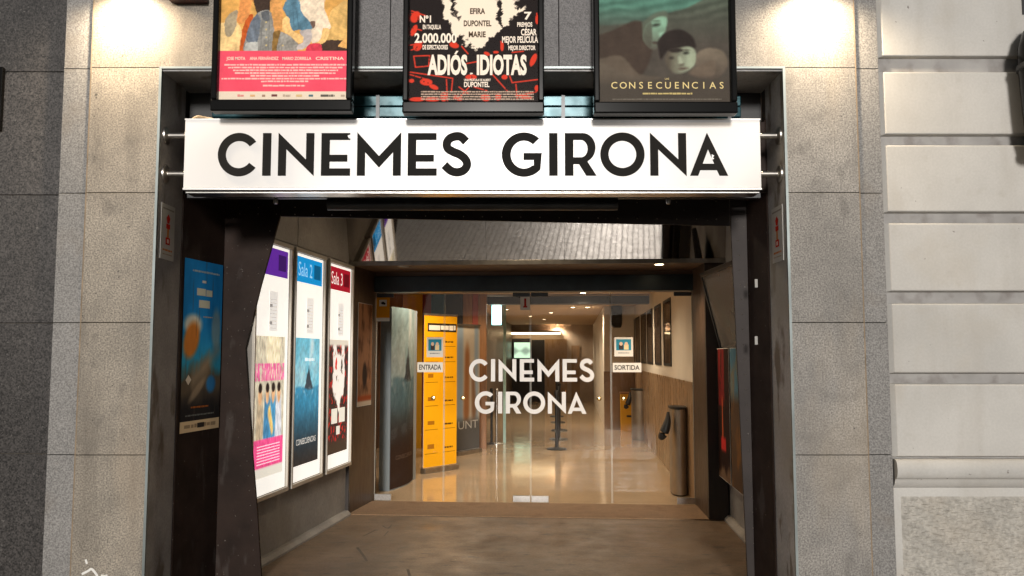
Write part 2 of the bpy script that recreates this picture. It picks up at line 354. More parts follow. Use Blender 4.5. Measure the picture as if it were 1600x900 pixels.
# ================================================================== THE STREET
YF = 5.2                                     # street face of the two granite columns
pv = MB().box(-14, 14, -1.6, 5.9, -.3, -.0065).build('pavement', pavejoint); structure(pv)
rd = MB().box(-60, 60, -40, -1.75, -.4, -.14).build('road', asphalt); structure(rd)
ow_ = MB().box(-32, 32, -14.5, -14, -.4, 3.15).build('sky_blocking_wall', M('dark_render', (.07, .06, .052), .9)); tag(ow_, 'low dark wall added across the street to keep bright sky out of the glass', 'wall')  # unseen wall, added so the door glass mirrors less bright sky
kb = MB().box(-14, 14, -1.745, -1.605, -.4, -.006).build('kerb', palecool, bevel=.01); structure(kb)
pt = MB()                                    # square paving tiles of four raised squares each
for i in range(-19, 19):
    for j in range(0, 33):
        x, y = i*.2, -1.5+j*.2
        if y > 5.5: continue
        for a in (0, 1):
            for b in (0, 1):
                X0, Y0 = x+.006+a*.097, y+.006+b*.097; h = random.uniform(-.0012, .0012)
                v = [(X0, Y0, -.006), (X0+.091, Y0, -.006), (X0+.091, Y0+.091, -.006), (X0, Y0+.091, -.006),
                     (X0+.005, Y0+.005, h), (X0+.086, Y0+.005, h+random.uniform(-.001, .001)), (X0+.086, Y0+.086, h+random.uniform(-.002, .002)), (X0+.005, Y0+.086, h+random.uniform(-.001, .001))]
                pt.add(v, [(4, 5, 6, 7), (0, 1, 5, 4), (1, 2, 6, 5), (2, 3, 7, 6), (3, 0, 4, 7)])
o = pt.build('paving_tiles', pavem, pv, fix=False); o['kind'] = 'stuff'

# ================================================================== CINEMA FRONT
ZT = 5.4
XL = hitY(250, 105, YF).x; XR = hitY(1226, 110, YF).x; ZL = hitY(700, 107, YF).z   # the opening
fac = thing('cinema_building', 'granite cinema front with pale columns framing a wide recessed entrance', 'building', (0, YF, 0))
def loc_box(x0, x1, y0, y1, z0, z1): return MB().box(x0, x1, y0-YF, y1-YF, z0, z1)
rows = [-.02]+[hitY(160, y, YF).z for y in (711, 504, 301, 106)]
rows += [rows[-1]+.79, ZT]
ls0 = hitY(100, 105, YF+.02).x; ls1 = hitY(142.5, 105, YF).x; rs0 = hitY(1337, 110, YF).x; rs1 = hitY(1373, 110, YF+.02).x
J = .0022
def slab(name, x0, x1, z0, z1, y, m, th=.1, bev=.002):
    return loc_box(x0+J, x1-J, y, y+th, z0+J, z1-J).build(name, m, fac, bevel=bev)
top = 4
for k in range(len(rows)-1):
    z0, z1 = rows[k], rows[k+1]
    # the columns; above the opening their stone runs on over it
    if k < top:
        slab('column_slab', ls1, XL, z0, z1, YF, pale); slab('column_slab', XR, rs0, z0, z1, YF, pale_r)
    else:
        slab('column_slab', ls1, -1.86, z0, z1, YF, pale); slab('column_slab', 1.385, rs0, z0, z1, YF, pale_r)
        for xa, xb in ((-1.86, -.78), (-.78, .30), (.30, 1.385)): slab('lintel_slab', xa, xb, z0, z1, YF+.004, greyst)
    slab('edge_slab', ls0, ls1, z0, z1, YF+.018, palecool); slab('edge_slab', rs0, rs1, z0, z1, YF+.018, palecool)
    x = ls0
    for n in range(4):
        slab('dark_slab', x-.86, x, z0, z1, YF+.075, darkgr, th=.06); x -= .86
loc_box(-6.4, XL-.004, YF+.09, YF+.32, -.05, ZT).build('backing_wall', mortar, fac)
loc_box(XR+.004, rs1, YF+.09, YF+.32, -.05, ZT).build('backing_wall', mortar, fac)
loc_box(XL-.004, XR+.004, YF+.11, YF+.45, ZL+.02, ZT).build('backing_wall', mortar, fac)
# thin brown pointing where the joints have bled
for xx, y in ((ls1, YF-.001), (rs0, YF-.001)): loc_box(xx-J*1.8, xx+J*1.8, y+.001, y+.02, 0, ZT).build('joint_filling', rust_m, fac)
# painted lining of the opening
YB = 5.6
loc_box(XL-.0, XL+.012, YF+.012, YB, 0, ZL-.012).build('reveal_lining', revealm, fac)
loc_box(XR-.012, XR, YF+.012, YB-.02, 0, ZL-.012).build('reveal_lining', revealr, fac)
loc_box(XL+.013, XR-.013, YF+.012, YB+.06, ZL-.014, ZL+.0).build('soffit_lining', revealm, fac)
for xa, xb in ((XL-.002, XL+.014), (XR-.014, XR+.002)): loc_box(xa, xb, YF-.006, YF+.011, 0, ZL-.002).build('edge_trim', edge_m, fac)
loc_box(XL-.002, XR+.002, YF-.005, YF+.011, ZL-.001, ZL+.012).build('edge_trim', edge_m, fac)
loc_box(XL+.014, XR-.014, YB+.07, YB+.12, 2.85, ZL+.0).build('recess_back', blackm, fac)
# splash of white paint low on the left column
pm = MB()
for pts, wd in (([(128, 897), (138, 892), (143, 889), (149, 895), (153, 903), (150, 912)], .014), ([(158, 899), (163, 900), (168, 899)], .012), ([(134, 874), (136, 881)], .012)):
    q = [(hitY(a, b, YF).x, hitY(a, b, YF).z) for a, b in pts]; pm.prism([stroke(cat(q, 4), wd)], -.0022, .001)
lbl(pm.build('paint_mark', white_paint, fac), 'white paint scrawl at the foot of the left column')
# black plate at the far left edge
q = hitY(8, 106, YF+.07); q2 = hitY(2, 205, YF+.07)
tag(MB().box(q.x-.75, q.x, YF+.045, YF+.073, q2.z, q.z).build('wall_plate', black, bevel=.004), 'black wall plate at the left edge of the dark granite', 'plate')
# masonry shell so that the passage and foyer are closed to the sky
sh = thing('building_shell', 'dark inner masonry shell enclosing the passage and foyer', 'wall')
MB().box(-6.4, 6.4, 5.75, 31, 3.75, 3.95).build('roof_slab', blackm, sh)
MB().box(-6.4, -2.6, 5.6, 31, -.05, 3.7).build('side_wall', blackm, sh)
MB().box(4.2, 6.4, 5.62, 31, -.05, 3.7).build('side_wall', blackm, sh)
MB().box(-2.55, 4.15, 30.6, 31, -.05, 3.7).build('end_wall', blackm, sh)
MB().box(1.8, 4.15, 5.62, 5.9, -.05, 3.7).build('front_wall', blackm, sh)
MB().box(-2.55, XL-.02, 5.62, 5.8, -.05, 3.7).build('front_wall', blackm, sh)

# ================================================================== NEIGHBOURING BUILDING
nb = thing('neighbouring_building', 'neighbouring house with wide pale stone courses and hammered plinth', 'building', (rs1+.004, YF, 0))
NX = rs1+.004; yb = .03
joints = [(90, 110), (212, 224.5), (333, 346.5), (457, 472), (585, 598)]
def zpx(y): return hitY(1480, y, YF+yb).z
tops = [(zpx(a), zpx(b)) for a, b in joints]
edges = [ZT]+[tops[0][0]+.0+.83, tops[0][0]+.78]
blk = []
blk.append((tops[0][0], tops[0][0]+.47)); zt = tops[0][0]+.47
while zt < ZT: blk.append((zt+.055, min(zt+.525, ZT+.1))); zt += .525
for k in range(len(joints)-1): blk.append((tops[k+1][0], tops[k][1]))
blk.append((zpx(716), tops[-1][1]))
for za, zb in blk:
    last = 0
    for xa, xb in ((0., 2.6), (2.62, 4.6)):
        b = MB(); e = .028
        v = [(xa, yb+.12, za), (xb, yb+.12, za), (xb, yb+.12, zb), (xa, yb+.12, zb), (xa, yb+e, za+.004), (xb, yb+e, za+.004), (xb, yb+e, zb-.004), (xa, yb+e, zb-.004),
             (xa+e*1.2, yb, za+.012), (xb-.012, yb, za+.012), (xb-.012, yb, zb-.012), (xa+e*1.2, yb, zb-.012)]
        b.add(v, [(0, 1, 5, 4), (1, 2, 6, 5), (2, 3, 7, 6), (3, 0, 4, 7), (4, 5, 9, 8), (5, 6, 10, 9), (6, 7, 11, 10), (7, 4, 8, 11), (8, 9, 10, 11), (3, 2, 1, 0)])
        b.build('stone_block', limewash, nb, bevel=.006)
MB().box(0, 4.6, yb+.034, yb+.3, .05, ZT).build('joint_wall', limeback, nb)
z0, z1 = zpx(757), zpx(717)
prof = [(yb+.02, z0-.02), (yb-.004, z0+.0), (yb-.012, z0+.02)]+[(yb-.02-.035*math.sin(a), z0+.035+(z1-z0-.035)*(.5-.5*math.cos(a))) for a in [math.pi*i/10 for i in range(11)]]+[(yb+.06, z1+.0), (yb+.06, z0-.02)]
mo = MB(); n = len(prof)
mo.add([(x, y, z) for x in (0.004, 4.6) for y, z in prof], [(i, (i+1) % n, n+(i+1) % n, n+i) for i in range(n)]+[tuple(range(n)), tuple(range(2*n-1, n-1, -1))])
mo.build('moulding', limewash, nb, smooth=True)
MB().box(.0, 4.6, yb+.012, yb+.2, -.03, z0-.021).build('plinth', limewash, nb, bevel=.006)
# hammered field on the plinth: real relief
zz1 = zpx(776); NXg, NZg = 230, 130; xs = np.linspace(.045, 1.75, NXg); zs = np.linspace(-.02, zz1, NZg)
Xg, Zg = np.meshgrid(xs, zs)
hgt = .5+.5*np.clip(vnoise(Xg*.45, Zg*1.3, 120, 3)*.9+vnoise(Xg, Zg*1.2, 90, 9)*.4, -1, 1)
mask = np.clip(np.minimum.reduce([(Xg-.045)/.02, (zz1-Zg)/.015]), 0, 1)
Yg = yb+.0125-.018*hgt*mask
i = (np.arange(NZg-1)[:, None]*NXg+np.arange(NXg-1)[None, :]).ravel()
hb = MB(); hb.add(np.column_stack([Xg.ravel(), Yg.ravel(), Zg.ravel()]).tolist(), np.column_stack([i, i+1, i+NXg+1, i+NXg]).tolist())
hb.build('hammered_field', roughst, nb, smooth=False, fix=False)
# black iron lantern cut by the right edge of the picture
q = hitY(1642, 130, YF-.14)
ln = thing('iron_lantern', 'black iron lantern on the pale stone at the right edge of the picture', 'lantern', (q.x, YF-.14, hitY(1642, 236, YF-.14).z))
hL = hitY(1642, 30, YF-.14).z-hitY(1642, 236, YF-.14).z; rL = (1642-1597)/FPX*(YF-.14)
MB().lathe([(rL*.72, 0), (rL*.86, hL*.12), (rL*.93, hL*.35), (rL*1.0, hL*.66), (rL*.97, hL*.8), (rL*.8, hL*.92), (rL*.5, hL)], 28).build('body', black, ln, smooth=True)
for f in (.0, .62): MB().lathe([(rL*(.78+.3*f), hL*f+.0), (rL*(.82+.36*f), hL*f+.01), (rL*(.82+.36*f), hL*f+.035), (rL*(.78+.3*f), hL*f+.045)], 28).build('ring', blackm, ln, smooth=True)
MB().tube([(0, 0, hL), (0, 0, hL+.12), (0, .1, hL+.2), (0, .165, hL+.2)], .018, 10).build('arm', blackm, ln, smooth=True)
MB().box(-.05, .05, .166, .172, hL+.1, hL+.3).build('wall_plate', blackm, ln)

# ================================================================== WALL LAMPS (just above the picture)
for px, s, lb in ((203, -1, 'left column'), (1272, 1, 'right column')):
    q = hitY(px, -14, YF); L0 = thing('wall_lamp', f'shaded wall lamp washing warm light down the {lb}', 'lamp', (q.x, YF, q.z), group='wall lamps above the columns')
    MB().box(-.05, .05, -.02, -.001, .08, .2).build('back_plate', blackm, L0, bevel=.004)
    MB().tube([(0, -.02, .14), (0, -.08, .15), (0, -.13, .12)], .012, 10).build('arm', blackm, L0, smooth=True)
    MB().lathe([(.02, .13), (.035, .12), (.05, .08), (.085, .03), (.082, .03), (.045, .078), (.03, .11)], 20, c=(0, -.14)).build('shade', blackm, L0, smooth=True)
    MB().lathe([(.005, .03), (.022, .035), (.03, .055), (.022, .08), (.012, .1)], 14, c=(0, -.14)).build('bulb', whitelamp, L0, smooth=True)
    ld = bpy.data.lights.new('bulb_light', 'SPOT'); ld.energy = 110; ld.color = (1, .80, .55); ld.spot_size = R(165); ld.spot_blend = .9; ld.shadow_soft_size = .03
    lo = bpy.data.objects.new('bulb_light', ld); C.objects.link(lo); lo.parent = L0; lo.location = (0, -.14, .025); lo.rotation_euler = (R(-8), 0, 0)

q0 = hitY(264, 1, YF-.05); q1 = hitY(322, 1, YF-.05)
tag(MB().box(q0.x, q1.x, YF-.075, YF-.002, q0.z, q0.z+.05).build('wall_bracket', M('dark_red_metal', (.06, .012, .01), .5), bevel=.004), 'dark red metal bracket beside the left poster frame at the top edge', 'bracket')
# ================================================================== SIGN
YS = 5.16
a = hitY(289, 186, YS); b = hitY(1190.5, 297, YS); sw = b.x-a.x; shh = a.z-b.z
sg = thing('illuminated_sign', 'long white illuminated sign box lettered CINEMES GIRONA in black above the entrance', 'sign', (a.x, YS, b.z))
MB().box(0, sw, .004, .19, 0, shh).build('sign_case', alum, sg, bevel=.004)
MB().box(.004, sw-.004, -.002, .0035, .014, shh-.006).build('sign_face', signface, sg, bevel=.001)
MB().box(0, sw, -.006, .0035, -.0, .013).build('lower_rail', alum, sg, bevel=.002)
MB().box(0, sw, -.004, .0035, shh-.0055, shh+.002).build('upper_rail', alum, sg)
MB().box(.008, sw-.008, .03, .17, -.012, -.001).build('base_channel', steel, sg)
for wd, sp, p0, p1 in (('CINEMES', SP_C, 340.5, 736), ('GIRONA', SP_G, 784, 1137)):
    zc0 = hitY(600, 274.5, YS-.004).z-b.z; zc1 = hitY(600, 208, YS-.004).z-b.z
    set_word(wd, sp, hitY(p0, 240, YS-.004).x-a.x, hitY(p1, 240, YS-.004).x-a.x, zc0, zc1, -.0065, -.0024, signdark, sg)
for pts in ([(1112, 241), (1116, 243), (1114, 246), (1116, 248), (1112, 250)], [(543, 212), (548, 210), (549, 217), (545, 216)]):   # chips flaked from the lettering
    q = [(hitY(p_[0], p_[1], YS-.0065).x-a.x, hitY(p_[0], p_[1], YS-.0065).z-b.z) for p_ in pts]; MB().prism([q], -.0072, -.0067).build('flaked_chip', signface, sg)
for xe, xw, s in ((0, XL+.012-a.x, -1), (sw, XR-.012-a.x, 1)):
    for py in (211, 271):
        zc = hitY(260, py, YS+.12).z-b.z; yc = .14
        br = MB().tube([(xe-s*.02, yc, zc), (xw-s*.012, yc, zc)], .021, 18).build('bracket_tube', bracketm, sg, smooth=True)
        MB().tube([(xw-s*.022, yc, zc), (xw-s*.012, yc, zc), (xw-s*.002, yc, zc)], [.034, .056, .058], 22).build('flange', bracketm, br, smooth=True)
# cable coil lying on the sign's left end
cb = MB().tube(cat([(a.x+.02, YS+.06, a.z+.012), (a.x+.06, YS+.05, a.z+.03), (a.x+.11, YS+.07, a.z+.026), (a.x+.16, YS+.06, a.z+.012), (a.x+.1, YS+.1, a.z+.014)], 5), .008, 8).build('cable', M('tan_cable', (.32, .24, .15), .6), smooth=True)
tag(cb, 'short tan cable lying on the left end of the sign', 'cable')
# shutter housing behind the sign
hz0 = hitY(700, 190, 5.5).z-.12; hz1 = hitY(700, 149, 5.5).z
sx0 = hitY(331, 170, 5.5).x; sx1 = hitY(1158, 170, 5.5).x
st = thing('shutter_housing', 'teal metal shutter housing behind the sign and posters', 'shutter', (0, 5.5, hz0))
nn = 4; dz = (hz1-hz0)/nn
for k in range(nn):
    MB().box(sx0, sx1, 0, .05, k*dz+.002, (k+1)*dz-.002).build('slat', teal, st, bevel=.006)
for px in (590, 880, 1140): x = hitY(px, 165, 5.49).x; MB().box(x-.012, x+.012, -.006, -.0005, .0, hz1-hz0).build('strap', tubem, st)

# ================================================================== THREE FRAMED POSTERS
def inpoly(X, Y, pts):
    r = np.zeros(len(X), bool); n = len(pts)
    for k in range(n):
        (x0, y0), (x1, y1) = pts[k], pts[(k+1) % n]
        c = (y0 > Y) != (y1 > Y); r ^= c & (X < (x1-x0)*(Y-y0)/((y1-y0) if y1 != y0 else 1e-9)+x0)
    return r
def art_left(X, Z):            # torsos of a group of friends over a pink credit band; X, -Z in photo pixels
    Y = -Z; x = (X-320)*5; y = Y*5; col = np.tile(np.array([222, 168, 92.]), (len(X), 1)); n = vnoise(X, Y, .12, 2)
    col *= (1+.1*vnoise(X, Y, .3, 4)+.08*n)[:, None]
    xw = x+7*vnoise(x, y, .02, 31); yw = y+7*vnoise(x, y, .02, 32)
    def G(pts, c, sd, amp=.13, fold=.05):
        nonlocal col; m = inpoly(xw, yw, cat([tuple(map(float, p)) for p in pts]+[tuple(map(float, pts[0]))], 4))
        f = 1+amp*vnoise(x, y*.7, fold*.5, sd)+.09*vnoise(x, y, .12, sd+1)
        col[m] = np.array(c, float)[None, :]*np.clip(f, .55, 1.3)[m, None]
    G([(940, 30), (1100, -60), (1100, 265), (1000, 275), (900, 265)], (222, 180, 110), 1); G([(880, 280), (1040, 275), (1010, 330), (1100, 345), (1100, 380), (870, 380)], (70, 54, 44), 2); G([(1010, 330), (1050, 270), (1100, 250), (1100, 345)], (236, 180, 106), 3)
    G([(320, -80), (460, -80), (450, 40), (350, 60)], (66, 52, 44), 4); G([(60, 140), (150, 120), (210, 140), (235, 230), (225, 380), (60, 380)], (238, 203, 142), 5); G([(130, 60), (190, 30), (205, 110), (150, 240), (105, 230), (100, 120)], (170, 155, 128), 6)
    G([(232, 200), (270, 100), (310, 60), (322, 110), (275, 240), (262, 380), (228, 380)], (203, 96, 42), 7); G([(205, 20), (225, -70), (305, -60), (300, 30), (285, 85), (240, 140), (200, 120)], (230, 154, 88), 8, .08)
    G([(690, 20), (720, -80), (880, -80), (885, 10), (945, 150), (930, 190), (880, 180), (872, 260), (800, 300), (785, 190), (750, 110)], (240, 220, 194), 9, .07); G([(755, 125), (815, 120), (822, 160), (790, 185), (765, 160)], (126, 100, 86), 10, .4); G([(880, 180), (932, 190), (905, 290), (830, 312), (862, 260)], (242, 198, 130), 11, .07); G([(768, 312), (860, 303), (876, 380), (755, 380)], (205, 62, 80), 12)
    G([(270, 250), (300, 150), (350, 60), (430, 30), (470, 60), (505, 130), (522, 210), (490, 220), (480, 380), (270, 380)], (146, 144, 138), 13, .16, .09); G([(350, 60), (384, 120), (362, 300), (300, 305), (268, 255), (300, 150)], (112, 121, 132), 14, .16, .09); G([(270, 302), (360, 300), (352, 380), (268, 380)], (180, 180, 174), 15); G([(380, 55), (440, 35), (452, 110), (402, 112)], (95, 98, 102), 16)
    G([(450, -60), (540, -60), (562, 60), (552, 212), (500, 212), (470, 60)], (222, 160, 94), 17, .08); G([(490, 205), (552, 210), (522, 380), (478, 380)], (138, 106, 58), 18, .2, .12)
    G([(552, 210), (600, 230), (680, 300), (662, 380), (518, 380)], (154, 150, 142), 19, .15, .09); G([(560, 20), (600, -70), (690, -60), (705, 40), (765, 110), (788, 190), (690, 192), (640, 200), (600, 100)], (94, 132, 152), 20, .16, .08); G([(700, 200), (782, 190), (788, 290), (732, 352), (668, 350), (690, 312), (728, 290)], (188, 178, 174), 21)
    G([(553, 112), (600, 88), (640, 196), (722, 240), (722, 292), (680, 302), (600, 222), (558, 190)], (245, 200, 133), 22, .07)
    for a0, b0, a1, b1, c in ((395, 120, 390, 360, (104, 106, 108)), (350, 200, 420, 205, (112, 112, 110)), (350, 235, 420, 238, (112, 112, 110)), (455, 110, 450, 370, (110, 108, 104)), (670, 40, 690, 185, (66, 98, 116)), (640, 20, 650, 150, (70, 102, 120)), (560, 300, 556, 372, (112, 108, 102))):
        col = mixc(col, cap(x, y, a0, b0, a1, b1, 2.5, 2.5, 6)*.8, c)
    for a0, b0 in ((428, 130), (430, 190), (432, 255), (434, 320), (565, 322)): col = mixc(col, ell(x, y, a0, b0, 7, 7, 0, .4), (214, 190, 130))
    col = np.where((Y > 73.2)[:, None], np.array([242, 86, 108.])+n[:, None]*4, col)
    return np.where((Y > 139)[:, None], np.array([236, 220, 198.]), col)
def art_mid(X, Z):
    Y = -Z; col = np.tile(np.array([34, 27, 26.]), (len(X), 1)); x = (X-620)*5; y = Y*5
    w_ = np.zeros_like(x); xo, yo = x, y; x = x+26*vnoise(xo, yo, .03, 21)+14*vnoise(xo, yo, .1, 22); y = y+26*vnoise(xo, yo, .03, 23)+14*vnoise(xo, yo, .1, 24)
    for (a0, b0, a1, b1, r0, r1) in ((330, -300, 420, 120, 60, 40), (620, -300, 620, 120, 190, 150), (880, -300, 850, 140, 90, 40), (620, 150, 620, 260, 130, 90), (560, 200, 560, 270, 70, 40), (625, 280, 605, 370, 34, 4), (450, 160, 470, 210, 50, 40), (760, 180, 720, 240, 50, 30), (900, 60, 1000, 10, 40, 10)):
        w_ = np.maximum(w_, cap(x, y, a0, b0, a1, b1, r0, r1, 10))
    k = vnoise(x, y, .035, 4)*.5+vnoise(x, y, .09, 8)*.4
    w_ = np.clip(w_*1.0, 0, 1)*np.where(k > -.95, 1, .1); w_ = np.where((w_ > .2) & (w_ < .97) & (k > .1), 0, w_)
    for a0, b0, a1, b1 in ((435, -40, 440, 90), (815, -60, 805, 70)): w_ *= 1-cap(x, y, a0, b0, a1, b1, 14, 10, 8)
    x, y = xo, yo; rr = np.zeros_like(x); r = random.Random(5)
    segs = [(95, 540, 430, 590), (430, 590, 420, 700), (95, 560, 260, 610), (120, 410, 245, 405), (120, 410, 135, 500), (245, 405, 240, 490), (135, 500, 240, 490), (900, 625, 1100, 600), (900, 625, 880, 570), (930, 640, 940, 760), (745, 560, 860, 690), (480, 660, 560, 720), (560, 660, 480, 750), (100, 40, 210, 80), (100, 60, 190, 110), (1080, 400, 1050, 490), (1095, 60, 1105, 140), (810, 290, 825, 360), (500, 330, 550, 390), (900, 380, 990, 370), (600, 660, 700, 690), (540, 470, 620, 455), (380, 600, 390, 770), (930, 730, 1090, 700), (110, 180, 180, 200), (95, 320, 190, 300), (100, 360, 190, 330)]
    for s_ in segs: rr = np.maximum(rr, cap(x, y, *s_, 5, 5, 5))
    for cx, cy, rx, ry, ro in ((220, 620, 50, 28, .1), (150, 760, 60, 18, 0), (270, 760, 60, 18, 0), (360, 740, 26, 40, 0), (1068, 440, 22, 55, .4), (575, 580, 46, 22, 0), (440, 320, 40, 24, .3), (130, 90, 36, 50, .5), (150, 330, 34, 40, .6), (1098, 110, 14, 40, 0), (820, 330, 14, 40, 0), (770, 378, 24, 10, 0), (120, 200, 22, 50, .4), (840, 580, 24, 20, 0), (690, 745, 40, 30, .2), (790, 740, 24, 30, 0), (1000, 740, 60, 16, .1), (470, 750, 40, 18, .3), (1095, 670, 18, 26, 0), (105, 610, 22, 16, 0), (280, 660, 40, 18, .4), (700, 390, 26, 14, .4)):
        rr = np.maximum(rr, ell(x, y, cx, cy, rx, ry, ro, .2))
    rr *= np.where(vnoise(x, y, .06, 11) > -.75, 1, .15)
    col = mixc(col, rr, (224, 62, 40)); col = mixc(col, w_, (250, 234, 212)); return col
def art_right(X, Z):           # two heads leaning together, grey green
    x = (X-900)*4; y = -Z*4; col = np.tile(np.array([80, 74, 67.]), (len(X), 1)); col += np.clip((260-y)/360, 0, 1)[:, None]*np.array([2, 20, 14.])
    xw = x+6*vnoise(x, y, .015, 41); yw = y+6*vnoise(x, y, .015, 42)
    def G(pts, c, k=1., g=None, gx=0):
        nonlocal col; P_ = cat([tuple(map(float, p)) for p in pts]+[tuple(map(float, pts[0]))], 4); m = np.zeros(len(x))
        for dx, dy in ((0, 0), (7, 0), (-7, 0), (0, 7), (0, -7), (5, 5), (-5, -5), (5, -5), (-5, 5)): m += inpoly(xw+dx, yw+dy, P_)/9
        cc = np.tile(np.array(c, float), (len(x), 1))
        if g is not None: t = np.clip(((x if gx else y)-g[1])/(g[2]-g[1]), 0, 1)[:, None]; cc = cc*(1-t)+np.array(g[0], float)*t
        col = col*(1-m[:, None]*k)+cc*m[:, None]*k
    G([(100, -90), (800, -90), (760, 0), (600, 55), (430, 108), (180, 130), (100, 100)], (84, 130, 114), .85, ((82, 96, 86), 0, 130))
    col *= (1+.10*np.sin((y+.18*x)*.11+2*vnoise(x, y, .01, 5))*np.clip((150-y)/120, 0, 1))[:, None]
    G([(170, 190), (300, 140), (430, 100), (480, 200), (505, 300), (430, 450), (300, 420), (170, 340)], (70, 58, 50), .9); G([(440, 110), (500, 60), (590, 40), (600, 90), (540, 100), (480, 150), (450, 230)], (96, 104, 90), .9)
    G([(470, 125), (535, 78), (596, 84), (592, 150), (578, 192), (560, 215), (552, 240), (525, 290), (480, 272), (445, 200)], (136, 176, 150), .95, ((92, 88, 78), 120, 290)); G([(470, 125), (500, 110), (505, 200), (490, 275), (445, 200)], (82, 78, 68), .7)
    G([(495, 130), (530, 118), (560, 124), (530, 138)], (52, 52, 46), .9); G([(488, 108), (530, 98), (560, 106), (530, 108)], (62, 60, 52), .8); G([(498, 238), (520, 232), (545, 240), (520, 250)], (70, 52, 48), .8); G([(545, 175), (575, 168), (582, 192), (556, 206)], (150, 190, 164), .8)
    G([(535, 240), (580, 175), (680, 152), (755, 200), (775, 275), (700, 270), (600, 295), (560, 350)], (46, 39, 36), .95)
    G([(600, 300), (640, 288), (700, 268), (755, 270), (782, 320), (765, 385), (700, 432), (630, 430), (588, 370)], (92, 84, 72), .95, ((156, 166, 142), 600, 720), 1)
    G([(600, 292), (640, 310), (700, 292), (660, 275)], (46, 39, 36), .9); G([(692, 312), (712, 302), (738, 308), (715, 320)], (44, 42, 38), .95); G([(605, 342), (625, 335), (642, 344), (622, 350)], (46, 42, 38), .9); G([(685, 296), (715, 286), (745, 294), (715, 296)], (66, 60, 52), .9); G([(664, 330), (682, 330), (694, 378), (668, 384)], (172, 180, 156), .8); G([(662, 384), (698, 376), (690, 390), (670, 392)], (74, 62, 54), .8); G([(655, 408), (690, 402), (728, 404), (690, 416)], (84, 62, 56), .9)
    G([(776, 330), (800, 295), (860, 272), (935, 290), (968, 340), (972, 400), (890, 470), (720, 445), (765, 392)], (126, 114, 98), .9, ((92, 82, 72), 290, 460)); G([(820, 370), (890, 360), (880, 450), (760, 452), (740, 425)], (112, 98, 84), .8); G([(168, 345), (300, 325), (430, 440), (560, 462), (400, 500), (168, 500)], (104, 93, 80), .8)
    col *= (1+.05*vnoise(X, -Z, .25, 6)+.05*vnoise(X, -Z, .08, 7))[:, None]; return mixc(col, np.clip((y-440)/60, 0, 1)*.7, (76, 68, 60))
def framed(px0, px1, pyb, lb, fn, tilt=0):
    Yp = 4.985; x0 = hitY(px0, pyb, Yp).x; x1 = hitY(px1, pyb, Yp).x; zb = hitY(px0, pyb-2, Yp).z; W = x1-x0; H = 1.42
    t = thing('framed_poster', lb, 'poster', (x0, Yp, zb), group='framed posters above the sign')
    t.rotation_euler[0] = tilt
    fw = .037
    for nm, bx in (('frame_rail', (0, W, 0, .085, 0, fw+.036)), ('frame_rail', (0, W, 0, .085, H-fw, H)), ('frame_stile', (0, fw, .0012, .084, fw+.037, H-fw-.001)), ('frame_stile', (W-fw, W, .0012, .084, fw+.037, H-fw-.001))):
        MB().box(*bx).build(nm, black, t, bevel=.009)
    MB().box(fw-.006, W-fw+.006, .045, .06, fw, H-fw).build('backing_board', blackm, t)
    for xx in (.15, W-.15): MB().box(xx-.015, xx+.015, .086, YF-Yp-.002, H*.35, H*.35+.05).build('wall_fixing', blackm, t)
    MB().box(fw-.004, W-fw+.004, .026, .029, fw+.03, H-fw+.004).build('glass_pane', panem, t)
    return t, x0, zb, Yp, W, H, fw
def px_map(x0, zb, Yp, X, Z):   # poster metres -> photo pixels on that plane (approximate, for laying out the print)
    k = FPX/ (Yp*math.cos(PITCH)+1.5*math.sin(PITCH)); return k
def make_print(t, x0, zb, Yp, W, H, fw, fn, pxl, pxr, pyb, pytop_extra=0):
    # print area: left/right pixel and bottom pixel give a linear map
    xa, xb = fw-.003, W-fw+.003; za = fw+.036; k = (pxr-pxl)/(xb-xa)
    def tox(p): return xa+(p-pxl)/k
    def toz(p): return za+(pyb-p)/k*1.0
    P = Print(); ztop = toz(-8)
    P.grid(xa, xb, za, ztop, 210, 170, lambda X, Z: fn(pxl+(X-xa)*k, -(pyb-(Z-za)*k)))
    zt2 = H-fw; P.grid(xa, xb, ztop, zt2, 50, 40, lambda X, Z: fn(pxl+(X-xa)*k, -(pyb-(Z-za)*k)))
    return P, tox, toz, k
t1 = framed(327.5, 549, 175, 'black framed poster with pink lower band, leftmost above the sign', art_left)
P, tx, tz, k = make_print(*t1, art_left, 332.5, 537.5, 155)
cream = (252, 226, 206)
for s_, xa, xb in (('JOSE MOTA', 344, 374), ('ANA FERNÁNDEZ', 381, 427), ('MARIO ZORRILLA', 433, 479), ('CRISTINA', 486, 531)): P.text(s_, (tx(xa)+tx(xb))/2, tz(88), 5/k, cream, width=tx(xb)-tx(xa), bold=.02)
for j, (xa, xb) in enumerate(((341, 536), (347, 529), (355, 522), (358, 518), (383, 492), (337, 536), (400, 475), (403, 470))):
    P.scrib(tx(xa), tx(xb), tz((97.5, 102, 106.5, 111, 115.5, 120, 124.5, 131.5)[j]), 3/k, (250, 196, 188), seed=j)
for xa, xb, c in ((363, 373, (226, 150, 140)), (383, 391, (226, 180, 130)), (402, 407, (170, 140, 120)), (417, 426, (120, 70, 70)), (435, 447, (190, 170, 150)), (456, 466, (220, 190, 140)), (476, 483, (90, 120, 130)), (495, 517, (96, 90, 82)), (527, 533, (190, 170, 150))): P.scrib(tx(xa), tx(xb), tz(148), 4/k, c, gap=.2, seed=xa)
P.build('print', prn, t1[0], y=.044)
t2 = framed(628, 850.5, 178, 'black framed poster titled ADIÓS, IDIOTAS on black and red above the sign', art_mid)
P, tx, tz, k = make_print(*t2, art_mid, 636.5, 841.5, 158)
wh = (255, 240, 222); dk = (78, 60, 44)
